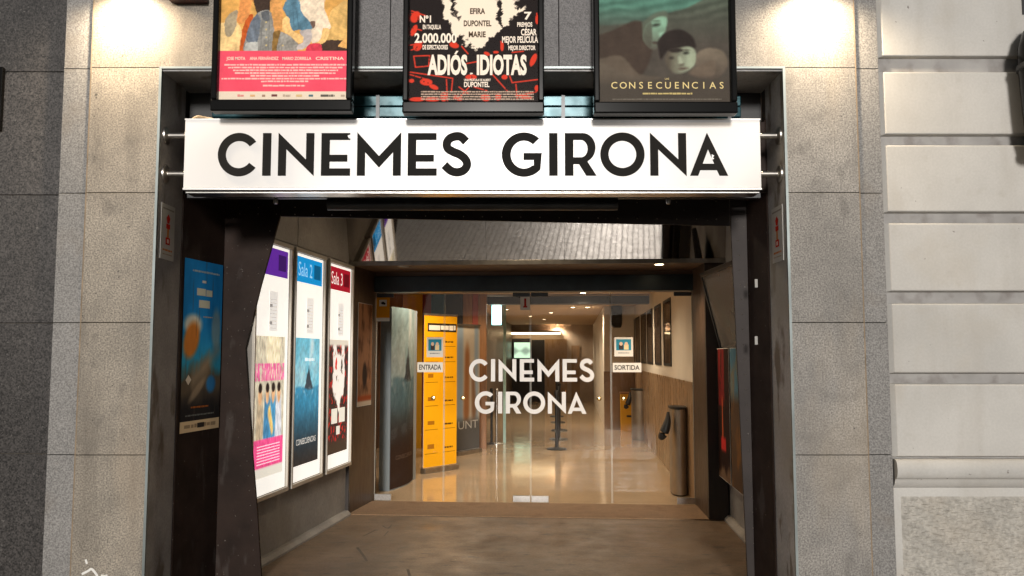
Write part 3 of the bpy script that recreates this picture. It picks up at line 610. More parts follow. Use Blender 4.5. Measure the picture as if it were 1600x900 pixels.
def T(s_, x0, x1, y0, y1, c=wh, b=.03): P.text(s_, (tx(x0)+tx(x1))/2, tz(y1), (y1-y0)/k, c, width=tx(x1)-tx(x0), bold=b)
T('ADIOS', 666, 729, 81, 111, wh, .045); P.poly([(tx(708), tz(79)), (tx(711.5), tz(79)), (tx(715), tz(73.5)), (tx(711.5), tz(73.5))], wh, 2); T(',', 733, 738, 104, 110.5, wh, .03); T('IDIOTAS', 744, 823, 81, 111, wh, .045)
T('Nº1', 653, 671, 16, 27); T('EN TAQUILLA', 658, 687, 31, 38); T('2.000.000', 645, 712, 45, 60); T('DE ESPECTADORES', 658, 698, 64, 71)
T('7', 819, 831, 10, 22); T('PREMIOS', 808, 832, 27, 34); T('CÉSAR', 814, 839, 38, 48); T('MEJOR PELÍCULA', 784, 841, 50, 60); T('MEJOR DIRECTOR', 794, 837, 65, 72)
T('EFIRA', 733, 757, 4, 13, dk); T('DUPONTEL', 723, 767, 24, 33, dk); T('MARIE', 731, 758, 42, 51, dk); T('UNA PELÍCULA DE ALBERT', 724, 766, 119, 122.5); T('DUPONTEL', 724, 764, 124, 132)
for j, yv in enumerate((141, 145, 149, 153)): P.scrib(tx(656), tx(834), tz(yv), 2.4/k, (196, 170, 150), seed=j*7)
P.build('print', prn, t2[0], y=.044)
t3 = framed(928.5, 1153.5, 178.5, 'black framed grey green poster titled CONSECUENCIAS, rightmost above the sign', art_right)
P, tx, tz, k = make_print(*t3, art_right, 942, 1146, 157)
gl = (236, 214, 150)
for i, ch in enumerate('CONSECUENCIAS'):
    xx = 966+i*13.9; P.text(ch, tx(xx), tz(133.5), 10.5/k, gl, bold=.005)
P.text('LAS', tx(1048), tz(119.5), 3/k, gl); P.scrib(tx(1010), tx(1087), tz(143), 3/k, (200, 180, 120)); P.scrib(tx(963), tx(1132), tz(151.5), 2/k, (120, 112, 100))
P.build('print', prn, t3[0], y=.044)

# ================================================================== HEAD OF THE ENTRANCE: RAIL, ROLLER, STEEL PORTAL
YR = 5.52
r0 = hitY(292, 301, YR); r1 = hitY(1189, 309.5, YR)
rl = thing('shutter_rail', 'dark grey steel rail under the sign with two hanging bolts', 'rail', (0, YR, r1.z))
MB().box(r0.x, r1.x, 0, .05, 0, r0.z-r1.z).build('rail', tubem, rl, bevel=.003)
for px in (432, 1043.5):
    x = hitY(px, 305, YR).x
    bo = MB().box(x-.033, x+.033, -.008, -.001, .012, .032).build('bolt_plate', steel, rl, bevel=.002)
    MB().lathe([(.008, .012), (.010, -.005), (.017, -.01), (.017, -.03), (.012, -.042)], 12, c=(x, -.012)).build('bolt', steel, bo, smooth=True)
q0 = hitY(512, 319, YR+.06); q1 = hitY(965, 319, YR+.06)
ro = MB().tube([(q0.x, YR+.06, q0.z), (q1.x, YR+.06, q1.z)], .042, 24).build('roller_tube', tubem, smooth=True)
tag(ro, 'long black roller tube hanging below the sign rail', 'roller')
VP_ = -3.2
def I(px, py, v=VP_): return INT.hit(px, py, v)
por = thing('steel_portal', 'riveted dark brown steel portal with a slanting bent left plate', 'gate', INT.P(0, VP_, 0), INT.rot)
uL = INT.hit(346, 500, VP_)[0]; zH = 3.2
pl = [I(437.5, 339), I(408, 446), I(383.5, 545), I(393, 690), I(402, 800), I(408.5, 905)]
low = (pl[-1][0]+.004, 0)
left = [(uL, zH), (pl[0][0], zH)]+pl+[low, (uL, 0)]
MB().prism([left], -.004, .02).build('left_plate', brown, por, bevel=.003)
hp = [(pl[0][0]+.003, zH), (pl[0][0]+.003, I(437.5, 338)[1]), I(1141, 353), (I(1141, 353)[0], zH)]
MB().prism([hp], 0, .02).build('header_plate', brown2, por, bevel=.003)
uR = I(1172, 500)[0]
rp = [(hp[2][0]+.003, zH), (hp[2][0]+.003, hp[2][1]), I(1168, 903), (I(1168, 903)[0]+.006, 0), (uR, 0), (uR, zH)]
MB().prism([rp], -.003, .02).build('right_plate', brown2, por, bevel=.003)
def ret(x0, x1, v0, v1, m, nm):
    b = MB(); p = [(x0, v0), (x1, v1)]; d = Vector((x1-x0, v1-v0)).normalized(); nx, ny = -d.y*.006, d.x*.006
    b.prism([[(x0-nx, v0-ny), (x1-nx, v1-ny), (x1+nx, v1+ny), (x0+nx, v0+ny)]], 0, zH, axes='xy'); return b.build(nm, m, por)
def toI(P, v0=VP_): d = Vector((P[0], P[1], 0))-INT.P(0, v0, 0); return d.dot(INT.x), d.dot(INT.y)
la = toI((XL+.016, YB-.005)); ra = toI((XR-.016, YB-.03))
ret(la[0], uL+.004, la[1], -.006, brown, 'left_return'); ret(uR-.004, ra[0], -.006, ra[1], brown, 'right_return')
MB().prism([[(la[0], la[1]), (ra[0], ra[1]), (ra[0], ra[1]+.02), (la[0], la[1]+.02)]], hz0-.35, zH-.02, axes='xy').build('head_cover', brown, por)
rv = MB()
def rivet(u, z, y=-.006):
    rv.lathe([(.0001, 0)], 3) if False else None
    n = 6; vs = [(u+.0055*math.cos(2*math.pi*k/n), y+.003, z+.0055*math.sin(2*math.pi*k/n)) for k in range(n)]+[(u, y-.003, z)]
    rv.add(vs, [(k, (k+1) % n, n) for k in range(n)])
for k in range(27):
    f = k/26; u = uL+.12+(uR-uL-.2)*f; rivet(u, I(600+f*400, 331+f*14)[1])
    if k % 2: rivet(u, I(600, 322)[1])
for k in range(24):
    z = .1+k*.105; f = [p for p in pl]
    # along the slanting edge of the left plate
    for (p0, p1) in zip(f[:-1], f[1:]):
        if p1[1] <= z < p0[1]: rivet(p0[0]+(p1[0]-p0[0])*(p0[1]-z)/(p0[1]-p1[1])-.045, z)
    if z < 2.5: rivet(hp[2][0]+.05+(2.5-z)*.03, z); 
o = rv.build('rivets', rivetm, por, fix=True); o['kind'] = 'stuff'
for py in (443, 532): u, z = toI((XR-.03, YB+.1))[0], None; p = INT.hit(1180, py, VP_-.25); MB().box(p[0]-.006, p[0]+.012, -.27, -.26, p[1]-.028, p[1]+.028).build('latch_plate', M('latch_grey', (.3, .29, .27), .6), por)
# blue film poster pasted on the left return
pa = INT.P(*[la[0], la[1]+VP_], 0) if False else por.matrix_world @ Vector((0, 0, 0))
p0 = Vector((XL+.016, YB-.005, 0)); p1 = INT.P(uL+.004, VP_-.006); dd = (p1-p0); Lr = dd.length; RT = Frame(p0, math.atan2(dd.y, dd.x))
bz1 = RT.hit(290, 403)[1]; bz0 = RT.hit(290, 676)[1]; bu0 = .03; bu1 = Lr-.02
bp = thing('blue_poster', 'blue film poster with tattered edges pasted on the brown steel beside the left reveal', 'poster', RT.P(bu0, -.011, bz0), RT.rot)
bw, bh = bu1-bu0, bz1-bz0
def art_blue(X, Z):
    x = X/bw; z = Z/bh; col = np.tile(np.array([22, 92, 140.]), (len(X), 1)); col = mixc(col, np.clip((.62-z)/.25, 0, 1), (40, 116, 140))
    n = vnoise(x, z, 9, 2); col = mixc(col, np.clip((.44-z+.08*n)/.1, 0, 1), (72, 62, 50)); col = mixc(col, np.clip((.26-z+.05*n)/.12, 0, 1), (30, 28, 28))
    col = mixc(col, ell(x, z, .25, .62, .22, .06, 0, .5), (150, 150, 140)); col = mixc(col, ell(x, z, .22, .53, .2, .1, .2, .4), (150, 92, 40)); col = mixc(col, ell(x, z, .85, .6, .12, .12, 0, .5)*.7, (110, 116, 110))
    col = mixc(col, cap(x, z, .3, .3, .95, .48, .05, .02, .1)*.8, (112, 98, 80)); col = mixc(col, ell(x, z, .75, .27, .12, .05, 0, .5)*.8, (26, 88, 140)); col = mixc(col, ell(x, z, .4, .24, .2, .03, .3, .6)*.7, (120, 104, 84))
    col = mixc(col, np.clip((np.abs(vnoise(x*1.0, z*.15, 30, 9))-.75)/.2, 0, 1)*.5, (60, 50, 42)); return col*(1.35+.13*n)[:, None]
P = Print(); P.grid(0, bw, .075, bh, 60, 110, art_blue); P.rect(0, bw, 0, .075, (205, 178, 140))
P.scrib(bw*.2, bw*.9, bh*.93, .014, (150, 170, 180), 1); P.rect(bw*.45, bw*.55, bh*.87, bh*.885, (200, 200, 190), 1)
for zc, x0, x1 in ((.79, .32, .72), (.72, .38, .66)): P.scrib(bw*x0, bw*x1, bh*zc, bh*.05, (196, 196, 176), 1, gap=.12, seed=4)
P.scrib(bw*.5, bw*.75, bh*.665, .01, (160, 160, 150), 1); P.scrib(bw*.25, bw*.7, bh*.135, .014, (150, 84, 40), 1); P.scrib(bw*.12, bw*.85, bh*.09, .012, (100, 100, 96), 1)
P.poly([(bw*.1, bh*.3), (bw*.17, bh*.33), (bw*.24, bh*.3), (bw*.17, bh*.27)], (205, 190, 168), 1); P.scrib(bw*.1, bw*.9, .025, .03, (150, 128, 100), 1); P.scrib(bw*.42, bw*.6, .02, .04, (50, 44, 40), 2)
P.build('print', prn, bp)
# hydrant notices on both reveals
def notice(lb, X, face, py0, py1, ya, yb_):
    # face +1: faces right (+X)
    fr = Frame((X, YF+.0), R(90) if face > 0 else R(-90)); zt = EYE+ (555-py0)*5.35/FPX; zb = EYE+(555-py1)*5.35/FPX
    t = thing('safety_notice', lb, 'sign', (X, ya if face > 0 else yb_, zb), fr.rot, group='hydrant notices on the reveals'); W = yb_-ya; H = zt-zb
    MB().box(0, W, -.004, 0, 0, H).build('plate', M('notice_plate', (.5, .49, .46), .4), t)
    P = Print(); rc = (190, 46, 34)
    P.poly([(W*.42, H*.66), (W*.58, H*.66), (W*.64, H*.76), (W*.5, H*.83), (W*.36, H*.76)], rc, 1); P.rect(W*.36, W*.64, H*.56, H*.65, rc, 1); P.rect(W*.43, W*.57, H*.4, H*.56, (190, 120, 60), 1)
    P.rect(W*.34, W*.66, H*.27, H*.4, rc, 1); P.rect(W*.43, W*.57, H*.3, H*.37, (226, 200, 186), 2); P.scrib(W*.15, W*.85, H*.15, H*.04, (200, 130, 80), 1); P.scrib(W*.15, W*.85, H*.08, H*.025, (170, 150, 130), 1); P.rect(W*.08, W*.92, H*.9, H*.93, (150, 146, 140), 1)
    P.build('print', prn, t, y=-.0045)
notice('white hydrant notice with red pictogram on the left reveal', XL+.0125, 1, 318, 405, YF+.06, YF+.27)
notice('white hydrant notice with red pictogram on the right reveal', XR-.0125, -1, 320, 408, YF+.07, YF+.29)

# ================================================================== PASSAGE
uW0 = -2.6
fl = MB().box(-2.7, 4.1, YB-.06, 8.2, -.2, 0)
pf = MB().prism([[tuple(INT.P(-2.6, -3.62)[:2]), tuple(INT.P(2.6, -3.62)[:2]), tuple(INT.P(2.6, .02)[:2]), tuple(INT.P(-2.6, .02)[:2])]], -.2, .002, axes='xy').build('passage_floor', floorm); structure(pf)
sc_ = MB()                                   # scuffs and tape marks trodden into the floor
for pts, wd in (([(558, 856), (566, 866), (573, 877)], .02), ([(568, 838), (578, 833), (586, 829)], .014), ([(598, 822), (606, 826), (612, 820)], .014), ([(600, 838), (607, 830)], .012), ([(640, 900), (637, 890)], .02)):
    q = [tuple(hitZ(a_, b_, 0)[:2]) for a_, b_ in pts]; sc_.prism([stroke(cat(q, 3), wd)], .0025, .0034, axes='xy')
lbl(sc_.build('scuff_marks', M('scuff', (.085, .066, .05), .7), pf), 'dark scuff marks trodden into the floor')
vF = INT.hit(545, 803, 0)
def vfloor(px, py): p = hitZ(px, py, 0); d = p-INT.o; return d.dot(INT.x), d.dot(INT.y)
VPF = (vfloor(545, 803)[1]+vfloor(1105, 816)[1])/2            # front of the inner portal
mt = MB().prism([[tuple(INT.P(-1.75, VPF)[:2]), tuple(INT.P(2.2, VPF)[:2]), tuple(INT.P(2.2, -.03)[:2]), tuple(INT.P(-1.75, -.03)[:2])]], .003, .014, axes='xy').build('door_mat', matm, bevel=.003)
tag(mt, 'wide brown coir mat in front of the glass doors', 'mat')
# left wall
lenL = (INT.P(-1.7, VPF)-LW.o).dot(LW.x); LX0 = (INT.P(-1.95, VP_+.03)-LW.o).dot(LW.x)
lw = thing('passage_wall', 'grey plastered left wall of the passage carrying the lightboxes', 'wall', LW.o, LW.rot)
xs_ = [LX0, LW.hit(466, 360)[0], lenL+.05]
for xa, xb in zip(xs_[:-1], xs_[1:]):
    MB().box(xa+.006, xb-.006, 0, .1, 2.54, 3.7).build('upper_panel', plaster, lw, bevel=.003)
MB().box(LX0, lenL+.05, 0.001, .1, .0, 2.535).build('wall_face', plaster, lw)
MB().box(LX0, lenL+.05, .012, .1, 2.5, 3.7).build('joint_backing', blackm, lw)
sk = MB(); pr = [(0, 0), (-.06, 0), (-.06, .02), (-.03, .05), (0, .055)]
sk.add([(x, y, z) for x in (LX0, lenL) for y, z in pr], [(i, (i+1) % 5, 5+(i+1) % 5, 5+i) for i in range(5)]+[(4, 3, 2, 1, 0), (5, 6, 7, 8, 9)]); sk.build('skirting', plaster, lw)
# right wall
rw = thing('passage_wall', 'grey plastered right wall of the passage below the tilted screen', 'wall', RW.o, RW.rot)
lenR = (INT.P(2.0, VPF)-RW.o).dot(RW.x)
RX1 = (INT.P(2.2, VP_+.03)-RW.o).dot(RW.x)
MB().box(lenR-.1, RX1, .001, .1, 0, 3.7).build('wall_face', plaster, rw)
sk = MB(); sk.add([(x, y, z) for x in (lenR, RX1) for y, z in pr], [(i, (i+1) % 5, 5+(i+1) % 5, 5+i) for i in range(5)]+[(4, 3, 2, 1, 0), (5, 6, 7, 8, 9)]); sk.build('skirting', plaster, rw)
cp = MB().prism([[tuple(INT.P(-2.5, -3.0)[:2]), tuple(INT.P(2.6, -3.0)[:2]), tuple(INT.P(2.6, .2)[:2]), tuple(INT.P(-2.5, .2)[:2])]], 3.5, 3.6, axes='xy').build('passage_ceiling', plaster); structure(cp)
pc = thing('passage_fill_light', 'round fill light added to brighten the passage, unseen above the steel header', 'light', INT.P(.1, -1.95, 3.5), INT.rot)  # added lamp, out of view above the header, brightens passage floor and walls
MB().lathe([(.14, -.001), (.15, -.05), (.13, -.06), (.12, -.03)], 24).build('trim', bracketm, pc, smooth=True); MB().lathe([(.001, -.045), (.118, -.045), (.119, -.03)], 24).build('diffuser', warmlamp, pc)
ld = bpy.data.lights.new('fill_light', 'SPOT'); ld.energy = 26; ld.color = (1, .78, .54); ld.spot_size = R(165); ld.spot_blend = .5; ld.shadow_soft_size = .1
lo = bpy.data.objects.new('fill_light', ld); C.objects.link(lo); lo.parent = pc; lo.location = (0, 0, -.08)
# ---- inner portal of dark wood
DL = INT.hit(586, 600)[0]; DR = INT.hit(1084, 600)[0]; ZD = INT.hit(800, 456)[1]; ZB_ = INT.hit(800, 432.5)[1]
oL = INT.hit(524, 700, VPF)[0]; iL = INT.hit(546, 700, VPF)[0]; iR = INT.hit(1106, 700, VPF)[0]; oR = INT.hit(1137, 700, VPF)[0]
ZM = INT.hit(800, 412, VPF)[1]
ip = thing('wooden_portal', 'dark wooden portal boxing in the glass doors', 'door frame', INT.P(0, VPF, 0), INT.rot)
D0 = -VPF
def jamb(a0, a1, nm, m, y0, y1): return MB().prism([[(a0, y0), (a1, y0), (a1 if nm else a1, y1), (a0, y1)]], 0, ZM-.001, axes='xy')
MB().box(oL, iL, 0, .06, 0, ZM-.002).build('pillar_face', woodd, ip, bevel=.004); MB().box(iR, oR, 0, .06, 0, ZM-.002).build('pillar_face', woodd, ip, bevel=.004)
MB().prism([[(oL+.01, .061), (iL, .061), (DL, D0+.02), (oL+.01, D0+.02)]], 0, ZM-.002, axes='xy').build('jamb_panel', wood, ip)
MB().prism([[(iR, .061), (oR-.01, .061), (oR-.01, D0+.02), (DR, D0+.02)]], 0, ZM-.002, axes='xy').build('jamb_panel', wood, ip)
MB().box(oL-.3, oR+.4, .0, D0+.06, ZM, ZM+.03).build('soffit_panel', soffit, ip)
MB().box(oL-.3, oR+.4, -.012, -.0005, ZM-.008, ZM+.034).build('edge_strip', bracketm, ip)
MB().box(DL-.02, DR+.02, D0-.06, D0+.06, ZD, ZB_+.01).build('lintel_beam', beamm, ip, bevel=.004)
MB().box(DL-.02, DR+.02, D0-.03, D0+.05, ZB_+.012, ZM-.002).build('head_board', soffit, ip)
MB().box(-3.2, DL-.001, D0-.0, D0+.1, 0, 3.6).build('side_infill', blackm, ip); MB().box(DR+.001, 3.2, D0, D0+.1, 0, 3.6).build('side_infill', blackm, ip); MB().box(-3, 3, D0+.07, D0+.15, ZD, 3.6).build('top_infill', blackm, ip)
for px, on in ((630, 0), (1030, 1)):
    p = INT.hit(px, 416, VPF+.16); d = thing('soffit_spotlight', 'lit recessed spotlight in the brown soffit' if on else 'unlit recessed spotlight in the brown soffit', 'light', INT.P(p[0], VPF+.16, ZM), INT.rot)
    MB().lathe([(.045, -.001), (.06, -.006), (.062, -.001)], 20).build('trim', bracketm, d, smooth=True)
    MB().lathe([(.001, -.003), (.042, -.004), (.043, -.0015)], 20).build('lens', warmlamp if on else steel, d)
    if on:
        ld = bpy.data.lights.new('spot_light', 'SPOT'); ld.energy = 32; ld.color = (1, .7, .42); ld.spot_size = R(120); ld.spot_blend = .7; ld.shadow_soft_size = .04
        lo = bpy.data.objects.new('spot_light', ld); C.objects.link(lo); lo.parent = d; lo.location = (0, 0, -.03)
# tilted mirror above the portal
mi = thing('tilted_mirror', 'mirror polished metal panel tilted forward above the inner portal', 'mirror', INT.P(0, VPF, ZM+.034), INT.rot)
TILT = R(15); mh = 1.0; ya = -math.sin(TILT)*mh; za = math.cos(TILT)*mh
xsm = [oL-.35, INT.hit(760, 380, VPF)[0], INT.hit(882, 380, VPF)[0], oR+.4]
for xa, xb in zip(xsm[:-1], xsm[1:]):
    b = MB(); b.add([(xa+.001, 0, 0), (xb-.001, 0, 0), (xb-.001, ya, za), (xa+.001, ya, za), (xa+.001, .03, .0), (xb-.001, .03, 0), (xb-.001, ya+.03, za), (xa+.001, ya+.03, za)], [(0, 1, 2, 3), (7, 6, 5, 4), (0, 4, 5, 1), (1, 5, 6, 2), (2, 6, 7, 3), (3, 7, 4, 0)])
    b.build('mirror_panel', mirrorm, mi)

# ================================================================== LIGHTBOXES
def wl(px, py): return LW.hit(px, py)
b3 = (wl(499, 600)[0], wl(538.5, 600)[0]); b2 = (wl(444, 600)[0], wl(493.5, 600)[0]); wd1 = b2[1]-b2[0]; b1 = (max(wl(439, 600)[0]-wd1, LX0+.02), wl(439, 600)[0])
ztop = wl(519, 411)[1]; zbot = wl(519, 731)[1]
def sec(y): return wl(519, y)[1]-zbot
z_h0, z_h1, z_p1, z_p0 = sec(454), sec(414), sec(531), sec(706)
def art_pinkbox(x, z):
    col = np.tile(np.array([206, 196, 172.]), (len(x), 1)); n = vnoise(x, z, 14, 3); col = mixc(col, np.clip(np.abs(n)-.4, 0, 1)*.8, (150, 140, 120)); col = mixc(col, ell(x, z, .6, .9, .25, .2, 0, .3)*.8, (240, 226, 190))
    col = np.where(((z > .68) & (z < .8) & (np.abs(vnoise(x, z*.2, 40, 7)) > .15))[:, None], np.array([236, 110, 160.]), col)
    for cx, cc in ((.18, (190, 170, 140)), (.42, (70, 130, 170)), (.62, (80, 150, 190)), (.82, (214, 216, 222))):
        col = mixc(col, cap(x, z, cx, .52, cx, .3, .09, .12, .03), cc); col = mixc(col, ell(x, z, cx, .58, .06, .065, 0, .3), (226, 176, 130)); col = mixc(col, ell(x, z, cx, .63, .06, .035, 0, .3), (44, 34, 30))
    col = mixc(col, cap(x, z, .5, .45, .6, .33, .05, .04, .03), (240, 200, 120)); col = mixc(col, sm(z-.27, .01), (236, 84, 140)); col *= (1+.14*vnoise(x, z, 40, 12)+.1*vnoise(x, z, 90, 13))[:, None]; return mixc(col, sm(z-.07, .01), (226, 220, 206))
def art_island(x, z, day=1):
    n = vnoise(x, z, 9, 5); col = np.tile(np.array([104, 178, 200.]), (len(x), 1)); col = mixc(col, np.clip(.5+.6*n, 0, 1)*np.clip(1-np.abs(z-.72)*3, 0, 1)*.7, (206, 222, 222))
    ridge = .775-.8*np.abs(x-.56)**.85-.03*vnoise(x, z*0, 30, 3); col = mixc(col, sm(z-np.minimum(ridge, .78), .02)*(z > .58), (58, 66, 74)); col = mixc(col, cap(x, z, .6, .8, .68, .95, .02, .07, .1)*.7, (220, 228, 228))
    sea = sm(z-(.6+.015*np.sin(x*8)), .02); col = mixc(col, sea, (58, 134, 168)); col = mixc(col, sea*np.clip((.5-z)/.3, 0, 1), (44, 62, 72)); col = mixc(col, sea*np.clip((.22-z)/.2, 0, 1), (48, 44, 42))
    col = mixc(col, sea*np.clip(vnoise(x*1.3, z*.35, 16, 8)-.3, 0, 1)*.5*np.clip((z-.15)*4, 0, 1), (112, 180, 190)); col = mixc(col, np.clip(vnoise(x*.6, z*1.6, 30, 14)-.2, 0, 1)*sm(np.abs(z-.57)-.04, .03)*.8, (190, 214, 220)); return col*(1+.1*vnoise(x, z, 34, 15)+.07*vnoise(x, z, 80, 16))[:, None]
def art_redbox(x, z):
    col = np.tile(np.array([60, 44, 40.]), (len(x), 1)); r = vnoise(x, z, 26, 4); col = mixc(col, (np.abs(r) > .55)*1., (190, 40, 36))
    xo_, zo_ = x, z; x = x+.03*vnoise(xo_, zo_, 22, 17)+.015*vnoise(xo_, zo_, 60, 18); z = z+.025*vnoise(xo_, zo_, 22, 19)
    wv = np.maximum.reduce([ell(x, z, .5, .66, .3, .22, 0, .15), cap(x, z, .3, .9, .35, .6, .09, .12, .03), cap(x, z, .72, .9, .68, .6, .09, .12, .03), cap(x, z, .5, .55, .52, .36, .18, .02, .03)])
    col = mixc(col, wv*np.where(vnoise(x, z, 20, 6) > -.7, 1, .1), (240, 232, 222)); col = mixc(col, ell(x, z, .38, .78, .05, .04, 0, .3), (210, 50, 40)); col = mixc(col, ell(x, z, .66, .78, .04, .05, 0, .3), (40, 34, 32))
    x, z = xo_, zo_; col = mixc(col, np.clip((z-.93)/.03, 0, 1), (214, 206, 190)); return mixc(col, np.clip((.12-z)/.04, 0, 1), (66, 52, 40))
framem = M('pale_frame', (.5, .46, .4), .4, .3)
casem = M('grey_case', (.2, .185, .165), .5, .2)
def lightbox(b, head, art, ttl, lb, seed):
    t = thing('lightbox', lb, 'lightbox', LW.P(b[0], 0, zbot), LW.rot, group='lightboxes on the left passage wall'); W = b[1]-b[0]; H = ztop-zbot
    MB().box(0, W, -.06, -.002, 0, H).build('case', casem, t, bevel=.004)
    fr = .03
    P = Print(); P.rect(fr, W-fr, fr*.8, H-fr*.8, (250, 246, 238)); P.rect(fr+.02, W-fr-.03, z_h0, z_h1-.03, head, 1)
    if ttl: P.text(ttl, W*.36, (z_h0+z_h1)/2-.07, .12, (236, 232, 225) if seed > 2 else (150, 205, 235), 2, width=W*.44)
    P.rect(W*.64, W*.86, z_h0+.05, z_h1-.07, tuple(x*.62 for x in head), 2)
    P.rect(W*.42, W*.64, z_p1+.04, z_h0-.12, (224, 220, 214), 1)
    for j in range(9): P.scrib(W*.44, W*.62, z_p1+.06+j*.028, .008, (186, 184, 182), 2, seed=seed*17+j*3)
    for j in (0, 3): P.rect(W*.43, W*.5, z_p1+.09+.045*j, z_p1+.115+.045*j, (140, 136, 132), 2)
    x0, x1 = fr+.035, W-fr-.06; P.grid(x0, x1, z_p0, z_p1, 70, 120, lambda X, Z: art((X-x0)/(x1-x0), (Z-z_p0)/(z_p1-z_p0)), 1)
    if seed == 1:
        for j in range(7): P.scrib(x0+.06, x1-.06, z_p0+.10+j*.022, .01, (255, 214, 226), 2, seed=j)
    if seed == 2: P.text('CONSECUENCIAS', W*.48, z_p0+.17, .05, (226, 222, 214), 2, width=W*.62); P.text('SALA', W*.55, z_p1-.2, .035, (235, 240, 240), 2, width=W*.3) if False else P.scrib(W*.4, W*.7, z_p1-.2, .03, (235, 240, 240), 2)
    if seed == 3: P.rect(W*.22, W*.45, z_p0+.28, z_p0+.42, (226, 220, 206), 2); P.rect(W*.52, W*.76, z_p0+.28, z_p0+.42, (226, 220, 206), 2); P.rect(W*.42, W*.56, z_p0+.17, z_p0+.25, (226, 220, 206), 2)
    P.build('lit_panel', prn_lit, t, y=-.062)
    for bx in ((0, W, -.085, -.0605, -.012, .02), (0, W, -.085, -.0605, H-.02, H+.012), (0, fr-.006, -.0845, -.0605, .0205, H-.0205), (W-fr+.006, W, -.0845, -.0605, .0205, H-.0205)): MB().box(*bx).build('frame_bar', framem, t, bevel=.003)
    return t
lightbox(b1, (92, 40, 150), art_pinkbox, None, 'lightbox with purple header and pink film poster, partly behind the brown plate', 1)
lightbox(b2, (20, 140, 205), art_island, 'Sala 2', 'lightbox with blue header and blue island poster, middle of three', 2)
lightbox(b3, (160, 22, 40), art_redbox, 'Sala 3', 'lightbox with red Sala 3 header beside the wooden portal', 3)
# poster on the left jamb of the portal, posters and screen on the right wall
def sheet(name, lb, fr, u0, u1, z0, z1, fn, off=.004, group=None, mat=prn, nx=40, nz=60):
    t = thing(name, lb, 'poster', fr.P(u0, 0, z0)-fr.y*off, fr.rot, group); P = Print(); W = u1-u0; H = z1-z0
    MB().box(0, W, -.003, .0, 0, H).build('sheet', paper, t); P.grid(.004, W-.004, .004, H-.004, nx, nz, lambda X, Z: fn(X/W, Z/H)); P.build('print', mat, t, y=-.0036); return t
ja = INT.P(iL, VPF+.061); jb = INT.P(DL, .02); jd = jb-ja; JF = Frame(ja, math.atan2(jd.y, jd.x))
def art_jamb(x, z):
    n = vnoise(x, z, 12, 6); col = np.tile(np.array([150, 108, 78.]), (len(x), 1)); col = mixc(col, np.clip(n, 0, 1)*.8, (66, 44, 34)); col = mixc(col, sm(z-.1, .02), (150, 74, 40)); col = mixc(col, sm(z-.05, .01), (196, 180, 160)); return mixc(col, ell(x, z, .5, .3, .16, .12, 0, .4), (54, 40, 34))
sheet('jamb_poster', 'brown poster pasted on the left wooden jamb of the portal', JF, JF.hit(558, 550)[0], JF.hit(580, 550)[0], JF.hit(568, 634)[1], JF.hit(568, 474)[1], art_jamb)
def art_red(x, z):
    n = vnoise(x, z, 10, 4); col = np.tile(np.array([44, 28, 24.]), (len(x), 1)); col = mixc(col, sm(np.abs(x-.35)-.25, .05)*(z > .55)*(vnoise(x, z, 14, 8) > -.4), (116, 34, 34)); col = mixc(col, cap(x, z, .4, .3, .4, .6, .05, .03, .04), (196, 90, 50)); col = mixc(col, sm(np.abs(x-.45)-.2, .03)*sm(np.abs(z-.27)-.05, .02), (205, 52, 50)); return mixc(col, np.clip((.1-z+.05*n)/.05, 0, 1), (120, 96, 76))
def art_blue2(x, z):
    n = vnoise(x, z, 9, 1); col = np.tile(np.array([90, 130, 150.]), (len(x), 1)); col = mixc(col, np.clip((.7-z)/.1, 0, 1), (96, 76, 60)); return mixc(col, np.clip(n, 0, 1)*.6, (190, 120, 50))
ra0 = lenR+.02; ra1 = ra0+.62
sheet('wall_poster', 'dark red poster on the right passage wall below the tilted screen', RW, ra0, ra1, RW.hit(1130, 735)[1], RW.hit(1130, 545)[1], art_red, .1)
sheet('wall_poster', 'bluish brown poster on the right passage wall next to the riveted plate', RW, ra1+.06, ra1+.66, RW.hit(1130, 735)[1], RW.hit(1130, 545)[1], art_blue2, .1)
tv = thing('tilted_screen', 'black framed screen leaning out from the right passage wall', 'screen', RW.P(lenR+.05, -.012, EYE+.0), RW.rot+R(5))
TT = R(14); sH = .84; sW = 1.15
def tp(x, y, z): return (x, -z*math.sin(TT)+y*math.cos(TT), z*math.cos(TT)+y*math.sin(TT))
def tbox(x0, x1, y0, y1, z0, z1):
    b = MB().box(x0, x1, y0, y1, z0, z1); b.v = [tp(*p) for p in b.v]; return b
tbox(0, sW, -.04, 0, 0, sH).build('case', blackm, tv, bevel=.004); tbox(.045, sW-.045, -.0415, -.0405, .045, sH-.045).build('panel', M('dark_glass', (.13, .125, .12), .22, var=.15, coat=.3), tv)
for bx in ((0, sW, -.055, -.0405, 0, .04), (0, sW, -.055, -.0405, sH-.04, sH), (0, .04, -.0545, -.0405, .0405, sH-.0405), (sW-.04, sW, -.0545, -.0405, .0405, sH-.0405)): tbox(*bx).build('frame_bar', tubem, tv, bevel=.004)

